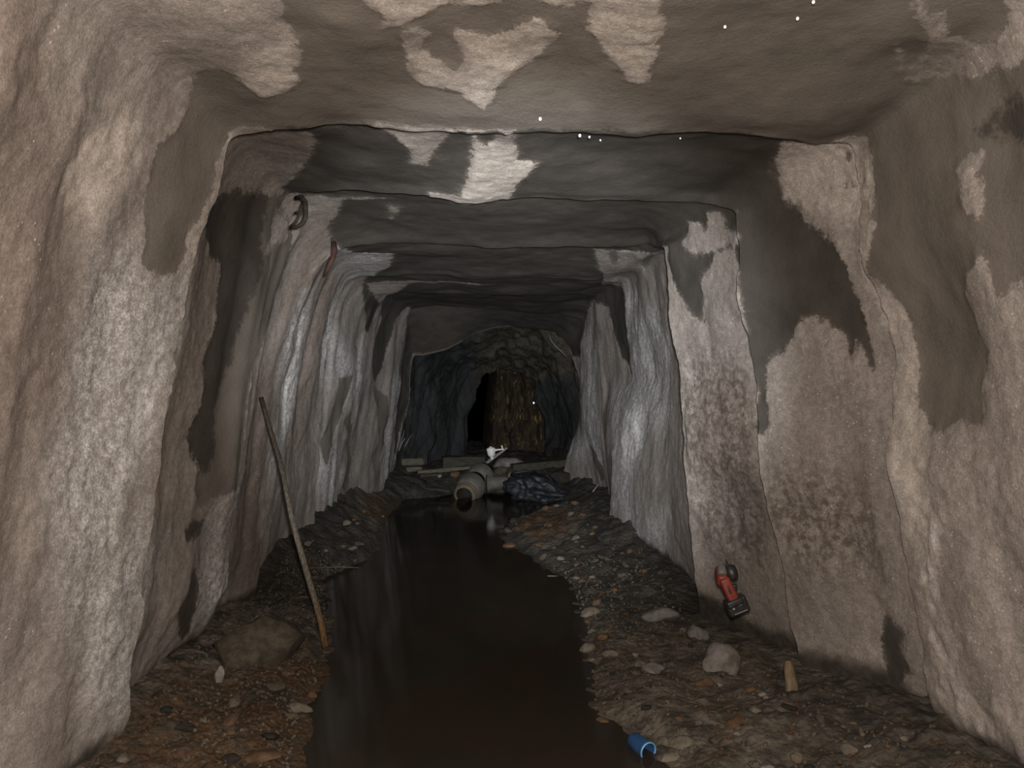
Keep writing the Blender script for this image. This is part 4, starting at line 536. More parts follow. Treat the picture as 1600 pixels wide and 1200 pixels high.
inv = Matrix.Translation(-dc)
def dpart(name, bm, mat, parent=None):
    o = from_bm(name, bm, mat, parent or drill, base=dc); return o
bm = bmesh.new(); bar(bm, dl(1128, 908, 6), dl(1131, 896, -26), 19 * K, 17 * K, RX, 6 * K, 0.95); dpart('motor_housing', bm, M_RED)
bm = bmesh.new(); bar(bm, dl(1128.5, 899, 1), dl(1129, 886, -10), 15 * K, 15 * K, RX, 5 * K, 0.86); dpart('gear_case', bm, M_GRY)
bm = bmesh.new(); lathe(bm, [(-9 * K, 0), (-9 * K, 5 * K), (-7 * K, 8 * K), (4 * K, 9.5 * K), (12 * K, 8 * K), (15 * K, 4 * K), (15 * K, 0)], dl(1144, 897, 0), (dl(1141, 884, -6) - dl(1146, 905, 2)), 16); dpart('chuck', bm, M_BLK)
bm = bmesh.new(); tube(bm, [dl(1140, 893, -1), dl(1138, 885, -3), dl(1136, 875, -6)], [3.2 * K, 2.2 * K, 0.8 * K], 8); dpart('drill_bit', bm, M_BLK)
bm = bmesh.new(); bar(bm, dl(1129, 902, 2), dl(1145, 938, 6), 19 * K, 17 * K, RX, 5 * K, 0.98); h = dpart('handle', bm, M_RED)
bm = bmesh.new(); bar(bm, dl(1133, 912, 11), dl(1138, 924, 13), 4 * K, 3 * K, RX, 1 * K); dpart('grip_inlay', bm, M_BLK, h)
bm = bmesh.new(); bar(bm, dl(1146, 912, 2), dl(1149, 922, 2), 7 * K, 7 * K, RX, 2 * K); dpart('trigger', bm, M_BLK)
bm = bmesh.new(); bar(bm, dl(1142, 934, 5), dl(1146, 944, 6), 27 * K, 26 * K, RX, 3 * K); dpart('handle_foot', bm, M_BLK)
bm = bmesh.new(); bar(bm, dl(1134, 951, 4), dl(1165, 938, 4), 26 * K, 22 * K, TZ, 4 * K); bt = dpart('battery', bm, M_BLK)
bm = bmesh.new(); bar(bm, dl(1143, 955.5, 17.5), dl(1163, 947.5, 17.5), 1.0 * K, 3.2 * K, TZ, 0.3 * K); dpart('battery_stripe', bm, M_PAL, bt)
bm = bmesh.new(); bar(bm, dl(1149, 942, 17), dl(1155, 939, 17), 1.0 * K, 3.5 * K, TZ, 0.3 * K); dpart('release_button', bm, M_GRY, bt)
bm = bmesh.new(); lathe(bm, [(0, 2 * K), (1.2 * K, 1.6 * K), (1.4 * K, 0)], dl(1142, 947, 16.5), TZ, 10); dpart('screw', bm, M_PAL, bt)

# ---------------------------------------------------------------- blue cup lying in the water at the right bank
rim = Vector((0.496, 2.391, 0.012)); axis = Vector((-0.42, 0.86, 0.06)).normalized()
cup = empty('plastic_cup', rim, 'small blue plastic cup lying half sunk at the water edge in front', 'cup')
M_BLUE = mat2('blue_plastic', (0.020, 0.065, 0.165), (0.026, 0.080, 0.200), 30, 0.4, 0.5, 0.05)
M_BLUE2 = mat2('worn_blue_rim', (0.12, 0.32, 0.60), (0.20, 0.42, 0.68), 60, 0.4, 0.5, 0.05)
bm = bmesh.new(); lathe(bm, [(0.0, .0285), (.03, .0275), (.075, .0255), (.08, .022), (.08, 0), (.077, 0), (.077, .021), (.072, .0235), (.03, .025), (0.0, .026)], rim, axis, 32); from_bm('cup_body', bm, M_BLUE, cup, base=rim)
bm = bmesh.new(); lathe(bm, [(.002, .0292), (-.0025, .0290), (-.0025, .0258), (.002, .0256)], rim, axis, 32); from_bm('cup_rim', bm, M_BLUE2, cup, base=rim)

# ---------------------------------------------------------------- pale blue scrap at the foot of the right wall
def crumple(name, c, w, h, mat, seed, tilt):
    nu_, nv_ = 22, 16; U, V = np.meshgrid(np.linspace(-.5, .5, nu_), np.linspace(-.5, .5, nv_), indexing='ij')
    x = U * w * (1 + .25 * fbm(V * 3, U * 0, seed + 0 * U, 2, seed)); z = V * h * (1 + .3 * fbm(U * 4, V * 0, seed + 0 * U, 2, seed + 1)) + tilt * U * w
    y = fbm(U * 4, V * 4, 0 * U + seed, 3, seed) * w * 0.5
    o = link(name, grid_mesh(name, np.stack([x, y, z], -1)), mat); o.location = c
    so = o.modifiers.new('thickness', 'SOLIDIFY'); so.thickness = 0.003
    return o
tag(crumple('plastic_scrap', Vector((0.965, 5.218, 0.133)) + Vector((0, -0.07, 0.0)), .10, .06, mat2('faded_blue_plastic', (0.16, 0.18, 0.32), (0.22, 0.24, 0.40), 20, 0.5, 0.4, 0.1), 5, 0.6),
    'small crumpled pale blue plastic scrap at the foot of the right wall', 'scrap')

# ---------------------------------------------------------------- clay pipes, bag and timber at the far end of the water
M_CLAY = mat2('limed_clay', (0.085, 0.080, 0.068), (0.130, 0.122, 0.104), 9, 0.8, 0.25, 0.4)
M_CLAYR = mat2('stained_clay_rim', (0.115, 0.088, 0.058), (0.150, 0.118, 0.080), 14, 0.8, 0.25, 0.3)
M_BORE = mat2('dark_pipe_inside', (0.020, 0.018, 0.015), (0.032, 0.028, 0.022), 10, 0.9, 0.2, 0.3)  # darker clay tone for the inside of the pipes
def bell_pipe(name, mouth, dome, R, r, label):
    m, d = Vector(mouth), Vector(dome); ax = (d - m).normalized(); L = (d - m).length
    t = empty(name, d, label, 'pipe', 'clay bell pipes at the end of the water')
    bm = bmesh.new()
    prof = [(L * .45, r * 1.12)] + [(L * (.45 + .75 * (1 - math.cos(q * 1.5708 / 7))), r * 1.12 + (R - r * 1.12) * math.sin(q * 1.5708 / 7)) for q in range(1, 8)]
    prof += [(L * 1.27, R * .985), (L * 1.29, R * .80), (L * 1.35, R * .74), (L * 1.8, R * .72), (L * 1.8, 0)]
    lathe(bm, prof, m, ax, 36); from_bm('bell', bm, M_CLAY, t, base=d)
    for i, q in enumerate((.10, .28)):
        bm = bmesh.new(); rr_ = r * (1.16 + .05 * i)
        lathe(bm, [(L * q - .012, rr_ * .97), (L * q - .010, rr_ * 1.06), (L * q + .02, rr_ * 1.08), (L * q + .03, rr_ * .99)], m, ax, 36); from_bm('collar', bm, M_CLAYR, t, base=d)
    bm = bmesh.new(); lathe(bm, [(L * .46, r * 1.12), (0, r * 1.1), (0, r * .95), (L * .4, r * .93), (L * 1.6, r * .9)], m, ax, 36); s_ = from_bm('socket', bm, M_CLAYR, t, base=d)
    bm = bmesh.new(); lathe(bm, [(.012, r * .945), (L * .4, r * .92), (L * 1.6, r * .85), (L * 1.6, 0)], m, ax, 36); from_bm('pipe_bore', bm, M_BORE, s_, base=d)
    return t
bell_pipe('clay_pipe', (-0.261, 7.860, 0.039), (-0.201, 8.050, 0.099), .155, .092, 'pale clay pipe bell with its open dark mouth facing the camera above the water')
bell_pipe('clay_pipe', (-0.165, 8.280, 0.110), (-0.105, 8.440, 0.167), .150, .085, 'grey clay pipe bell lying just behind the open mouthed one')
# broken pipe: an open trough between the bells and the bag
def trough():
    c = Vector((0.130, 8.180, 0.114)); t = empty('broken_pipe', c, 'pale broken half pipe lying open side up between clay bells and dark bag', 'pipe')
    ax = Vector((1, .10, 0.0)).normalized()
    prof = [(-.16, .115), (-.15, .118), (-.11, .086), (-.05, .074), (.06, .072), (.11, .074), (.11, .056), (.06, .056), (-.05, .058), (-.10, .068), (-.14, .098), (-.16, .115)]
    bm = bmesh.new(); lathe(bm, prof, c + Vector((0, 0, .02)), ax, 22, .45, 2.65); from_bm('trough', bm, M_CLAY, t, base=c)
    bm = bmesh.new()
    tube(bm, [(0.231, 8.140, 0.072), (0.247, 8.130, 0.120), (0.237, 8.130, 0.168), (0.207, 8.140, 0.200), (0.207, 8.150, 0.226), (0.235, 8.160, 0.242)], [.020, .022, .020, .017, .016, .012], 8, 1.0, 4, .1)
    from_bm('broken_lip', bm, M_CLAY, t, base=c)
trough()

def bag():
    c = Vector((0.507, 7.900, 0.089)); bm = bmesh.new(); bmesh.ops.create_icosphere(bm, subdivisions=5, radius=1.0)
    P = np.array([v.co[:] for v in bm.verts]); x, y, z = P.T
    d = 1 + fbm(x * 1.6, y * 1.6, z * 1.6, 3, 61) * .42 - np.abs(fbm(x * 3.4, y * 3.4, z * 3.4, 3, 66)) * .32
    for v, k, q in zip(bm.verts, d, P):
        hx = q[0] * k * .33; hz = q[2] * k * (.15 - .05 * q[0]) - .05 * q[0]
        v.co = Vector((hx, q[1] * k * .20, hz))
    t = empty('cloth_bag', c, 'dark blue black crumpled bag slumped beside the clay pipes in the water', 'bag')
    M = mat2('wet_black_cloth', (0.008, 0.009, 0.012), (0.020, 0.022, 0.026), 7, 0.55, 0.4, 0.5)
    o = from_bm('bag_body', bm, M, t)
    bm = bmesh.new()
    tube(bm, [Vector((0.217, 7.880, 0.257)) - c, Vector((0.268, 7.840, 0.281)) - c, Vector((0.373, 7.860, 0.292)) - c, Vector((0.480, 7.880, 0.282)) - c], [.012, .016, .014, .01], 7, .6, 2, .15); from_bm('bag_seam', bm, M, t)
    bm = bmesh.new(); pts = [Vector((0.666, 7.750, 0.044)) - c, Vector((0.715, 7.720, 0.035)) - c, Vector((0.778, 7.700, 0.031)) - c]
    tube(bm, pts, [.022, .016, .02], 7, .8, 3, .2); from_bm('bag_strap', bm, M, t)
bag()

M_TIMBER = mat2('silt_covered_timber', (0.075, 0.069, 0.050), (0.125, 0.115, 0.086), 6, 0.85, 0.2, 0.5, (1.5, 8, 8))
M_DTIMB = mat2('dark_wet_timber', (0.030, 0.028, 0.021), (0.055, 0.052, 0.038), 6, 0.8, 0.25, 0.5, (1.5, 8, 8))
def timber(name, a, b, w, h, mat, label, cat='plank', group=None, bev=0.006):
    a, b = Vector(a), Vector(b); bm = bmesh.new(); bar(bm, a, b, w, h, (0, 0, 1), bev)
    bmesh.ops.subdivide_edges(bm, edges=[e for e in bm.edges if e.calc_length() > .12], cuts=5)
    for v in bm.verts: v.co += Vector([random.uniform(-1, 1) * .004 for _ in range(3)])
    c = (a + b) / 2; o = from_bm(name, bm, mat, base=c, smooth=False); o.location = c; return tag(o, label, cat, group)
timber('timber_block', (-0.995, 8.950, 0.288), (-0.746, 8.900, 0.296), .16, .075, M_TIMBER, 'short pale sawn timber block at the far left, topmost of the planks')
timber('timber_plank', (-0.951, 8.750, 0.220), (-0.789, 8.800, 0.222), .14, .05, M_TIMBER, 'short flat plank under the pale sawn block at the far left')
timber('timber_plank', (-0.808, 8.620, 0.198), (-0.218, 8.750, 0.240), .10, .04, M_TIMBER, 'long pale plank running left from the clay pipe bells')
timber('timber_plank', (-0.769, 8.500, 0.176), (-0.533, 8.550, 0.184), .10, .03, M_DTIMB, 'narrow dark plank just in front of the long pale plank')
timber('timber_beam', (-0.543, 8.950, 0.280), (-0.067, 9.000, 0.281), .22, .13, M_DTIMB, 'thick mossy beam lying in front of the black arch opening', 'beam')
timber('timber_beam', (0.255, 8.750, 0.209), (1.041, 8.900, 0.273), .16, .12, M_DTIMB, 'long dark beam lying behind the bag to the right wall', 'beam')
timber('timber_plank', (-0.687, 8.200, 0.074), (-0.409, 8.080, 0.062), .07, .025, M_DTIMB, 'dark wet plank at the waterline left of the clay pipe mouth')
timber('wooden_stick', (-0.088, 8.800, 0.242), (0.200, 9.050, 0.434), .028, .022, mat2('grey_stick_wood', (0.24, 0.22, 0.20), (0.32, 0.30, 0.27), 20, .8, .2, .3, (1, 8, 8)), 'straight grey stick slanting up to the right behind the clay bells', 'stick')
# white tap
M_WHITE = mat2('white_plastic', (0.72, 0.73, 0.66), (0.84, 0.84, 0.78), 40, 0.4, 0.4, 0.05)
tc = Vector((0.018, 8.760, 0.413)); tap = empty('plastic_tap', tc, 'small white plastic tap with lever handle standing above the grey stick', 'tap')
bm = bmesh.new(); lathe(bm, [(-.055, 0), (-.055, .030), (-.03, .044), (.0, .048), (.035, .052), (.042, .052), (.042, .040), (.05, .036), (.052, .018), (.062, .014), (.062, 0)], tc, (-.12, 0, 1), 22); from_bm('tap_body', bm, M_WHITE, tap, base=tc)
bm = bmesh.new(); lathe(bm, [(0, .02), (.03, .017), (.045, .012), (.045, 0)], Vector((0.026, 8.760, 0.369)), (.03, 0, -1), 14); from_bm('spout', bm, M_WHITE, tap, base=tc)
bm = bmesh.new(); tube(bm, [(0.058, 8.750, 0.432), (0.109, 8.740, 0.440), (0.153, 8.740, 0.445)], [.014, .009, .009], 10); st = from_bm('stem', bm, M_WHITE, tap, base=tc)
bm = bmesh.new(); tube(bm, [(0.160, 8.730, 0.434), (0.148, 8.730, 0.452), (0.136, 8.730, 0.488)], [.011, .008, .010], 8); from_bm('lever', bm, M_WHITE, st, base=tc)

# ---------------------------------------------------------------- wires, cables and sticks
M_WIRE = mat2('grey_wire', (0.13, 0.125, 0.12), (0.19, 0.185, 0.18), 30, 0.6, 0.4, 0.1)
def wire(name, pts, r, mat, label, cat='wire', group=None, n=8):
    pts = [Vector(p) for p in pts]; bm = bmesh.new(); tube(bm, pts, r, n)
    o = from_bm(name, bm, mat, base=pts[0]); o.location = pts[0]; return tag(o, label, cat, group)
g_ = 'thin wires by the far left post'
wire('wire', [(-0.955, 8.050, 0.475), (-0.922, 8.050, 0.582), (-0.894, 8.100, 0.693)], .0045, M_WIRE, 'tallest thin wire of the bunch by the far left post', 'wire', g_)
wire('wire', [(-0.936, 8.000, 0.493), (-0.906, 8.000, 0.572), (-0.876, 8.000, 0.625)], .0045, M_WIRE, 'middle thin wire of the bunch by the far left post', 'wire', g_)
wire('wire', [(-0.883, 8.000, 0.526), (-0.856, 8.000, 0.579), (-0.815, 8.050, 0.655)], .0045, M_WIRE, 'rightmost thin wire of the bunch by the far left post', 'wire', g_)
wire('thin_stick', [(0.945, 7.300, 0.101), (0.994, 7.300, 0.168), (1.057, 7.350, 0.234)], [.008, .007, .006], mat2('pink_stick', (0.26, 0.17, 0.15), (0.32, 0.22, 0.19), 20), 'thin pinkish stick leaning at the far right wall foot', 'stick')
wire('cable', [(0.642, 8.360, 1.736), (0.668, 8.340, 1.658), (0.716, 8.330, 1.595), (0.772, 8.330, 1.547), (0.829, 8.340, 1.491)], .006, M_WIRE, 'thin pale cable hanging at the far right roof corner', 'cable')
M_DARKW = mat2('tarred_rope', (0.022, 0.018, 0.014), (0.036, 0.030, 0.024), 40, 0.8, 0.2, 0.3)
hw = Vector((-0.742, 3.080, 1.892))
loop = empty('wire_loop', hw, 'dark loop of wire hanging from the second roof frame at left', 'wire')
bm = bmesh.new(); tube(bm, [(-0.782, 3.120, 1.914), (-0.749, 3.090, 1.910), (-0.729, 3.060, 1.882), (-0.725, 3.050, 1.850), (-0.725, 3.050, 1.822), (-0.735, 3.050, 1.799), (-0.760, 3.060, 1.786), (-0.792, 3.080, 1.785)], [.008, .009, .010, .010, .009, .008, .007, .005], 8, 1, 1, .12); from_bm('outer_strand', bm, M_DARKW, loop, base=hw)
bm = bmesh.new(); tube(bm, [(-0.742, 3.080, 1.884), (-0.745, 3.060, 1.859), (-0.750, 3.050, 1.829), (-0.765, 3.060, 1.803), (-0.792, 3.080, 1.790)], [.007, .007, .006, .006, .005], 8, 1, 2, .12); from_bm('inner_strand', bm, M_DARKW, loop, base=hw)
bm = bmesh.new(); tube(bm, [(-0.777, 3.080, 1.843), (-0.757, 3.060, 1.844), (-0.740, 3.050, 1.854)], [.004, .005, .005], 6); from_bm('cross_strand', bm, M_DARKW, loop, base=hw)
wire('iron_strap', [(-0.794, 3.930, 1.886), (-0.783, 3.900, 1.838), (-0.789, 3.880, 1.793), (-0.810, 3.880, 1.751), (-0.830, 3.900, 1.715)], [.014, .016, .014, .011, .007], mat2('rusty_iron', (0.040, 0.018, 0.014), (0.065, 0.028, 0.020), 30, .8, .3, .4), 'rust dark bent iron strap hanging from the third roof frame at left', 'strap')
def twig(a, b, label): wire('twig', [a, (Vector(a) + Vector(b)) / 2 + Vector((0, 0, .006)), b], [.003, .004, .002], mat2('pale_twig', (.085, .072, .052), (.12, .10, .075), 30), label, 'twig')
twig((-1.004, 3.999, 0.060), (-0.930, 4.009, 0.060), 'pale thin twig on the left bank just behind the pole')
twig((-1.070, 4.660, 0.060), (-0.792, 4.668, 0.060), 'long pale twig lying at the left water edge beyond the pole')
# rotten stump of a post at the foot of the right wall
sb = Vector((1.103, 2.780, -0.003)); bm = bmesh.new()
tube(bm, [sb + Vector((.0, .0, -.06)), sb + Vector((0, 0, .02)), sb + Vector((.002, .0, .07)), sb + Vector((-.006, .01, .115)), sb + Vector((-.008, .012, .15))], [.030, .030, .027, .024, .016], 11, .8, 9, .14)
tag(from_bm('post_stump', bm, mat2('rotten_post_wood', (0.125, 0.088, 0.050), (0.205, 0.160, 0.105), 14, .85, .2, .6, (6, 6, 1)), base=sb), 'rotten tan wooden post stump at the foot of the right wall', 'stump').location = sb

# ---------------------------------------------------------------- stones
def stone_mesh(seed, sub=3):
    bm = bmesh.new(); bmesh.ops.create_icosphere(bm, subdivisions=sub, radius=1.0)
    P = np.array([v.co[:] for v in bm.verts]); rnd = np.random.RandomState(seed)
    for _ in range(9):                                    # chop flats so that it reads as broken rock
        n = rnd.normal(size=3); n /= np.linalg.norm(n); c = rnd.uniform(.55, .9)
        q = P @ n; P = P - n * np.clip(q - c, 0, None)[:, None] * .92
    P = P * (1 + fbm(P[:, 0] * 3, P[:, 1] * 3, P[:, 2] * 3 + seed, 3, seed) * .22)[:, None]
    for v, p in zip(bm.verts, P): v.co = p
    me = bpy.data.meshes.new('stone'); bm.to_mesh(me); bm.free()
    for p in me.polygons: p.use_smooth = sub > 2
    return me
def stone_mat(name, a, b, c): 
    s = NT(name); o = s.pos(); n = s.noise(o, 28, 5, .65); m = s.noise(o, 9, 4, .6)
    col = s.mix(s.rng(n, .35, .65), a, b); col = s.mix(s.rng(m, .52, .68), col, c)
    return s.bsdf(col, .8, .25, s.bump(s.noise(o, 70, 5, .7), .5, .01))
SM = {'brown': stone_mat('brown_stone', (.050, .042, .031), (.096, .081, .060), (.070, .058, .036)),
      'rust': stone_mat('rust_stone', (.075, .042, .023), (.125, .076, .042), (.090, .066, .045)),
      'tan': stone_mat('tan_stone', (.095, .081, .061), (.165, .142, .112), (.100, .074, .047)),
      'grey': stone_mat('grey_stone', (.130, .117, .106), (.205, .187, .171), (.100, .086, .072)),
      'pale': stone_mat('pale_stone', (.200, .182, .165), (.290, .268, .248), (.170, .150, .126)),
      'dark': stone_mat('dark_stone', (.016, .0145, .012), (.032, .028, .023), (.026, .020, .014))}
VAR = {k: [stone_mesh(10 + 7 * i + j) for j in range(4)] for i, k in enumerate(SM)}
for k, v in VAR.items():
    for me in v: me.materials.append(SM[k])
def stone(kind, x, y, s, label, group=None, sink=.35, rz=None, name='stone', tilt=.2, z=None):
    o = bpy.data.objects.new(name, random.choice(VAR[kind])); COL.objects.link(o)
    o.scale = s; o.rotation_euler = (random.uniform(-tilt, tilt), random.uniform(-tilt, tilt), random.uniform(0, 6.28) if rz is None else rz)
    o.location = (x, y, (ground(x, y) if z is None else z) + s[2] * (1 - 2 * sink) * .8)
    return tag(o, label, 'stone', group)
NAMED = [
 # where it lies, half sizes, kind, label
 ((0.844, 3.719, 0.060), (.100, .06, .050), 'grey', 'long pale grey stone lying before the right wall, left of the drill'),
 ((0.930, 3.412, 0.100), (.055, .05, .040), 'grey', 'grey stone touching the right wall directly below left of the drill'),
 ((0.911, 3.015, 0.100), (.085, .06, .075), 'grey', 'big lumpy grey stone on the bank below the drill'),
 ((0.612, 3.210, 0.060), (.016, .012, .011), 'pale', 'small whitish pebble alone in the middle of the right bank'),
 ((0.860, 2.848, 0.070), (.011, .010, .009), 'pale', 'tiny whitish pebble in front of the big lumpy grey stone'),
 ((0.979, 2.722, 0.100), (.018, .015, .017), 'grey', 'small pinkish grey stone left of the rotten post stump'),
 ((0.944, 2.761, 0.090), (.026, .018, .012), 'rust', 'flat rusty brown stone left of the pinkish grey one'),
 ((0.389, 2.645, 0.030), (.027, .020, .016), 'rust', 'orange brown stone at the right water edge, nearest the blue cup'),
 ((0.604, 2.397, 0.060), (.045, .030, .022), 'tan', 'blocky tan stone on the bank just behind the blue cup'),
 ((0.558, 2.442, 0.040), (.024, .022, .016), 'tan', 'smaller tan stone left of the blocky one behind the cup'),
 ((0.554, 2.356, 0.020), (.038, .020, .014), 'tan', 'flat tan stone in the water right of the blue cup'),
 ((0.817, 2.230, 0.080), (.024, .020, .018), 'grey', 'pale grey stone on the near right bank by the frame bottom'),
 ((0.706, 2.385, 0.060), (.028, .022, .016), 'brown', 'brown stone on the right bank right of the blocky tan one'),
 ((0.433, 3.349, 0.040), (.045, .030, .026), 'tan', 'tan stone overhanging the right water edge at mid channel'),
 ((0.508, 3.203, 0.050), (.045, .022, .018), 'tan', 'flat tan stone on the right bank behind the water edge one'),
 ((0.505, 3.852, 0.040), (.055, .035, .028), 'tan', 'yellowish stone at the right water edge where the channel widens'),
 ((0.639, 2.994, 0.060), (.050, .040, .030), 'grey', 'grey stone half buried in the middle of the right bank'),
 ((0.148, 5.553, 0.040), (.060, .040, .030), 'rust', 'bright orange stone at the far right water edge'),
 ((0.402, 4.678, 0.030), (.050, .018, .014), 'grey', 'flat grey stone in the shallow water on the right'),
 ((-0.993, 2.853, 0.100), (.020, .014, .042), 'pale', 'upright whitish stone splinter standing on the left bank'),
 ((-0.621, 2.775, 0.020), (.018, .014, .011), 'pale', 'small whitish pebble at the left water edge below the pole'),
 ((-0.683, 2.759, 0.050), (.060, .030, .022), 'tan', 'flat tan stone by the left water edge below the pole'),
 ((-0.781, 2.829, 0.060), (.045, .026, .018), 'brown', 'flat brown stone left of the flat tan one'),
 ((-0.658, 2.867, 0.030), (.020, .016, .018), 'rust', 'small rusty stone standing at the left water edge'),
 ((-0.775, 2.981, 0.050), (.030, .020, .018), 'rust', 'rusty stone below the foot of the pole on the left bank'),
 ((-0.691, 2.677, 0.030), (.035, .018, .012), 'tan', 'narrow pale edged stone lowest at the left water edge'),
 ((-0.929, 3.130, 0.110), (.210, .16, .150), 'brown', 'large rounded olive brown boulder on the bank beside the pole'),
 ((-0.922, 3.603, 0.070), (.045, .030, .022), 'brown', 'brown stone right behind the large rounded boulder'),
 ((-0.683, 2.322, 0.040), (.065, .035, .022), 'rust', 'long rusty stone at the bottom of the left bank'),
 ((-0.839, 2.150, 0.090), (.180, .09, .040), 'brown', 'broad low brown boulder at the bottom left of the bank'),
 ((-0.763, 2.300, 0.080), (.030, .024, .020), 'dark', 'dark stone between the long rusty stone and broad boulder'),
 ((-0.379, 8.600, 0.170), (.075, .06, .055), 'rust', 'reddish brown stone left of the clay bells at the far end'),
 ((-0.547, 8.450, 0.174), (.028, .02, .02), 'pale', 'small bright whitish stone before the long far plank'),
 ((0.187, 9.000, 0.258), (.20, .14, .085), 'grey', 'grey rounded slab stone behind the stick at the far end'),
 ((0.129, 8.620, 0.195), (.10, .07, .08), 'brown', 'brown boulder behind the broken half pipe at the far end'),
 ((0.774, 8.350, 0.167), (.14, .12, .08), 'dark', 'dark boulder behind the bag at the far right'),
 ((-0.861, 8.300, 0.137), (.18, .12, .07), 'dark', 'dark boulder at the far left below the planks'),
]
for q, s, kind, label in NAMED:
    far = q[1] > 7.9
    stone(kind, q[0], q[1], s, label, rz=random.uniform(-.2, .2), name='boulder' if max(s) > .12 else ('pebble' if max(s) < .02 else 'stone'), z=(q[2] - s[2] * .3) if far else None)
rnd = random.Random(4)
WORD = {'brown': 'brown', 'rust': 'rusty', 'tan': 'tan', 'grey': 'pale grey', 'dark': 'blackish'}
BANDS = {-1: [(2.75, 'left foreground'), (3.5, 'left bank by the pole foot'), (4.5, 'left bank beyond the pole'), (5.9, 'left bank at mid channel'), (9, 'far left bank')],
         1: [(2.65, 'right foreground by the blue cup'), (3.3, 'right bank below the drill'), (4.2, 'right bank past the drill'), (5.6, 'right bank at mid channel'), (9, 'far right bank')]}
taken = [(q[0], q[1], max(s)) for q, s, _, _ in NAMED] + [(rim.x, rim.y, .09)]
loose = {}
n = 0
while n < 112:
    side = rnd.choice((-1, 1, 1)); y = 2.2 + 4.6 * rnd.random() ** 1.7
    xe = float(np.interp(y, BL[:, 0], BL[:, 1]) if side < 0 else np.interp(y, BR[:, 0], BR[:, 1])); xw = float(half_width(side, y))
    q = rnd.random() ** 1.4 * .85 + .02; x = xe + (xw - xe) * q
    s = rnd.uniform(.011, .026) * (1 + .12 * (y - 2))
    if any((x - a) ** 2 + (y - b) ** 2 < (c + s + .01) ** 2 for a, b, c in taken): continue
    taken.append((x, y, s)); n += 1
    kind = rnd.choices(['brown', 'rust', 'tan', 'grey', 'dark'], [4, 4, 3, .7, 3] if side < 0 else [4, 2.2, 3.5, .9, 3])[0]
    where = 'at the water edge' if q < .22 else ('in mid rubble' if q < .58 else 'towards the wall foot')
    band = next(t for lim, t in BANDS[side] if y < lim)
    o = stone(kind, x, y, (s * rnd.uniform(.9, 1.5), s * rnd.uniform(.7, 1.1), s * rnd.uniform(.45, .8)), '', None, .3, tilt=.4)
    loose.setdefault('%s stone %s, %s' % (WORD[kind], where, band), []).append((y, o))
for base, lst in loose.items():
    lst.sort(key=lambda e: e[0])
    tails = {1: [''], 2: [', the nearer', ', the farther'], 3: [', the nearest', ', the middle one', ', the farthest']}.get(len(lst), [', the nearest', ', the second nearest', ', the third nearest', ', the fourth nearest', ', the fifth nearest', ', the sixth nearest', ', the seventh nearest', ', the eighth nearest'][:len(lst) - 1] + [', the farthest'])
    for (y, o), t in zip(lst, tails):
        o['label'] = base + t; o['group'] = 'loose stones on the banks'
# gravel nobody could count: one object
bm = bmesh.new(); rnd = random.Random(9)
for _ in range(3400):
    side = rnd.choice((-1, 1)); y = 2.0 + 2.9 * rnd.random() ** 1.5
    xe = float(np.interp(y, BL[:, 0], BL[:, 1]) if side < 0 else np.interp(y, BR[:, 0], BR[:, 1])); xw = float(half_width(side, y))
    x = xe + (xw - xe) * (rnd.random() ** 1.25 * .95); s = rnd.uniform(.003, .010)
    bmesh.ops.create_icosphere(bm, subdivisions=1, radius=s, matrix=Matrix.Translation((x, y, 0)) @ Euler((rnd.random() * 6, rnd.random() * 6, 0)).to_matrix().to_4x4() @ Matrix.Diagonal((1.3, .9, .6, 1)))
co = np.array([v.co[:] for v in bm.verts]); cx = np.repeat(co.reshape(-1, 12, 3).mean(1)[:, :2], 12, 0)
gz = floor_z(cx[:, 0], cx[:, 1])
for v, z in zip(bm.verts, gz): v.co.z += z
gm = NT('mixed_gravel'); gn = gm.noise(gm.pos(), 60, 2); gh = gm.noise(gm.pos(), 6, 4)
gc = gm.mix(gm.rng(gn, .35, .65), (.036, .030, .022), (.110, .090, .066)); gc = gm.mix(gm.rng(gh, .5, .62), gc, (.066, .035, .016))
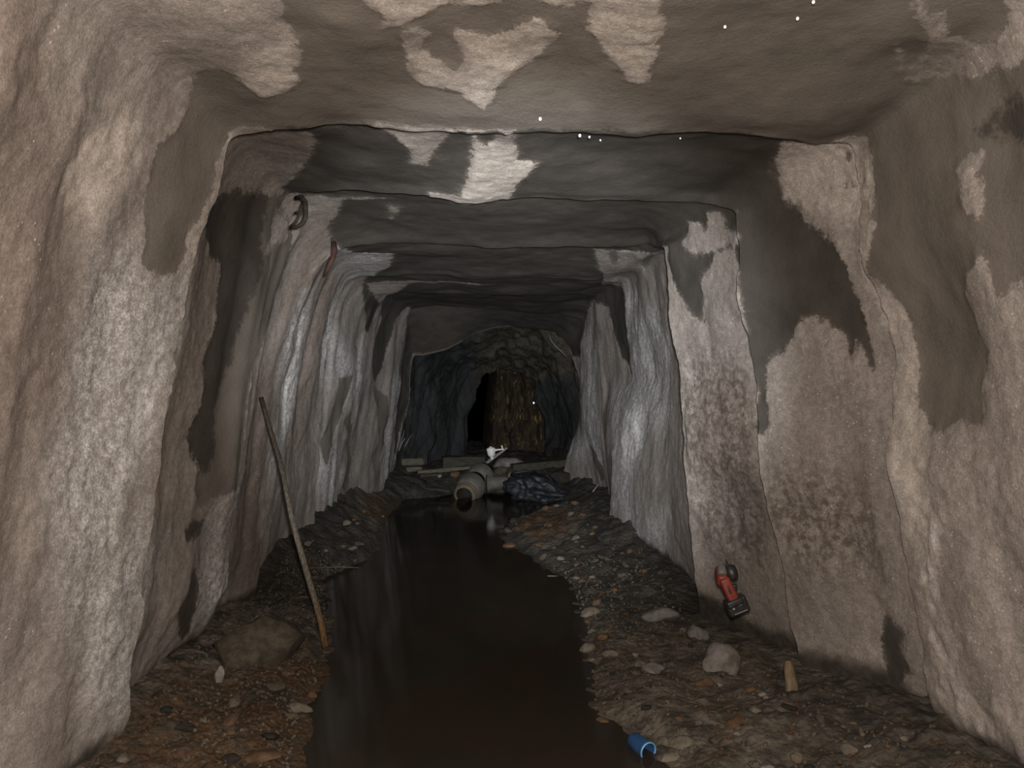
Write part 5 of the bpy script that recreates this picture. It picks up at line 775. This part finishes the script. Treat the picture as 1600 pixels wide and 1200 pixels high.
gr = from_bm('gravel', bm, gm.bsdf(gc, .8, .25), smooth=False); gr['kind'] = 'stuff'
tag(gr, 'fine brown and rusty gravel strewn over both banks', 'gravel')

# ---------------------------------------------------------------- seeping drops on the roof and the bright glint far behind
M_DROP = NT('white_glint_drop').bsdf((0.9, 0.9, 0.88), 0.15, 0.6)  # opaque white colour painted in place of the drops' sparkle
DROPS = [((0.273, 2.316, 1.912), .0042, 'bright drop under the first roof frame right of centre, leftmost of three'), ((0.303, 2.322, 1.910), .003, 'bright drop under the first roof frame, middle of three'),
         ((0.368, 2.540, 1.971), .003, 'bright drop under the first roof frame, rightmost of three'), ((0.146, 2.212, 1.925), .0045, 'bright drop on the roof just above the first frame edge'),
         ((0.538, 1.738, 1.974), .0034, 'bright drop on the dark near roof, leftmost at upper right'), ((0.688, 1.694, 1.974), .0036, 'bright drop on the dark near roof at upper right, middle one'),
         ((0.694, 1.624, 1.976), .0036, 'bright drop on the dark near roof at the top frame edge'), ((0.638, 2.550, 1.983), .003, 'bright drop under the first roof frame far right of the three')]
bm = bmesh.new(); bmesh.ops.create_icosphere(bm, subdivisions=3, radius=1)
dme = bpy.data.meshes.new('water_drop'); bm.to_mesh(dme); bm.free(); dme.materials.append(M_DROP)
for p in dme.polygons: p.use_smooth = True
for q, r, lb in DROPS:
    o = bpy.data.objects.new('water_drop', dme); COL.objects.link(o); d = Vector(q) - Vector((0, 0, CAM_Z))
    o.location = Vector((0, 0, CAM_Z)) + d * (1 - .035 / d.length); o.scale = (r, r, r * 1.2); tag(o, lb, 'drop', 'drops hanging from the roof')
gp = Vector((0.630, 10.950, 0.926)); nrm = (Vector((0.03, 0.02, 1.18)) - gp).normalized()  # added mirror disc, turned to torches and camera to give the glint
bm = bmesh.new(); lathe(bm, [(0, .026), (.006, .024), (.010, .016), (.010, 0)], gp, nrm, 20, ref=(1, 0, 0))
tag(from_bm('reflector', bm, NT('mirror_reflector').bsdf((0.95, 0.95, 0.95), 0.3, 0.5, None, 1.0), base=gp), 'tiny bright reflector shining on the brown rock face at the far end', 'reflector').location = gp
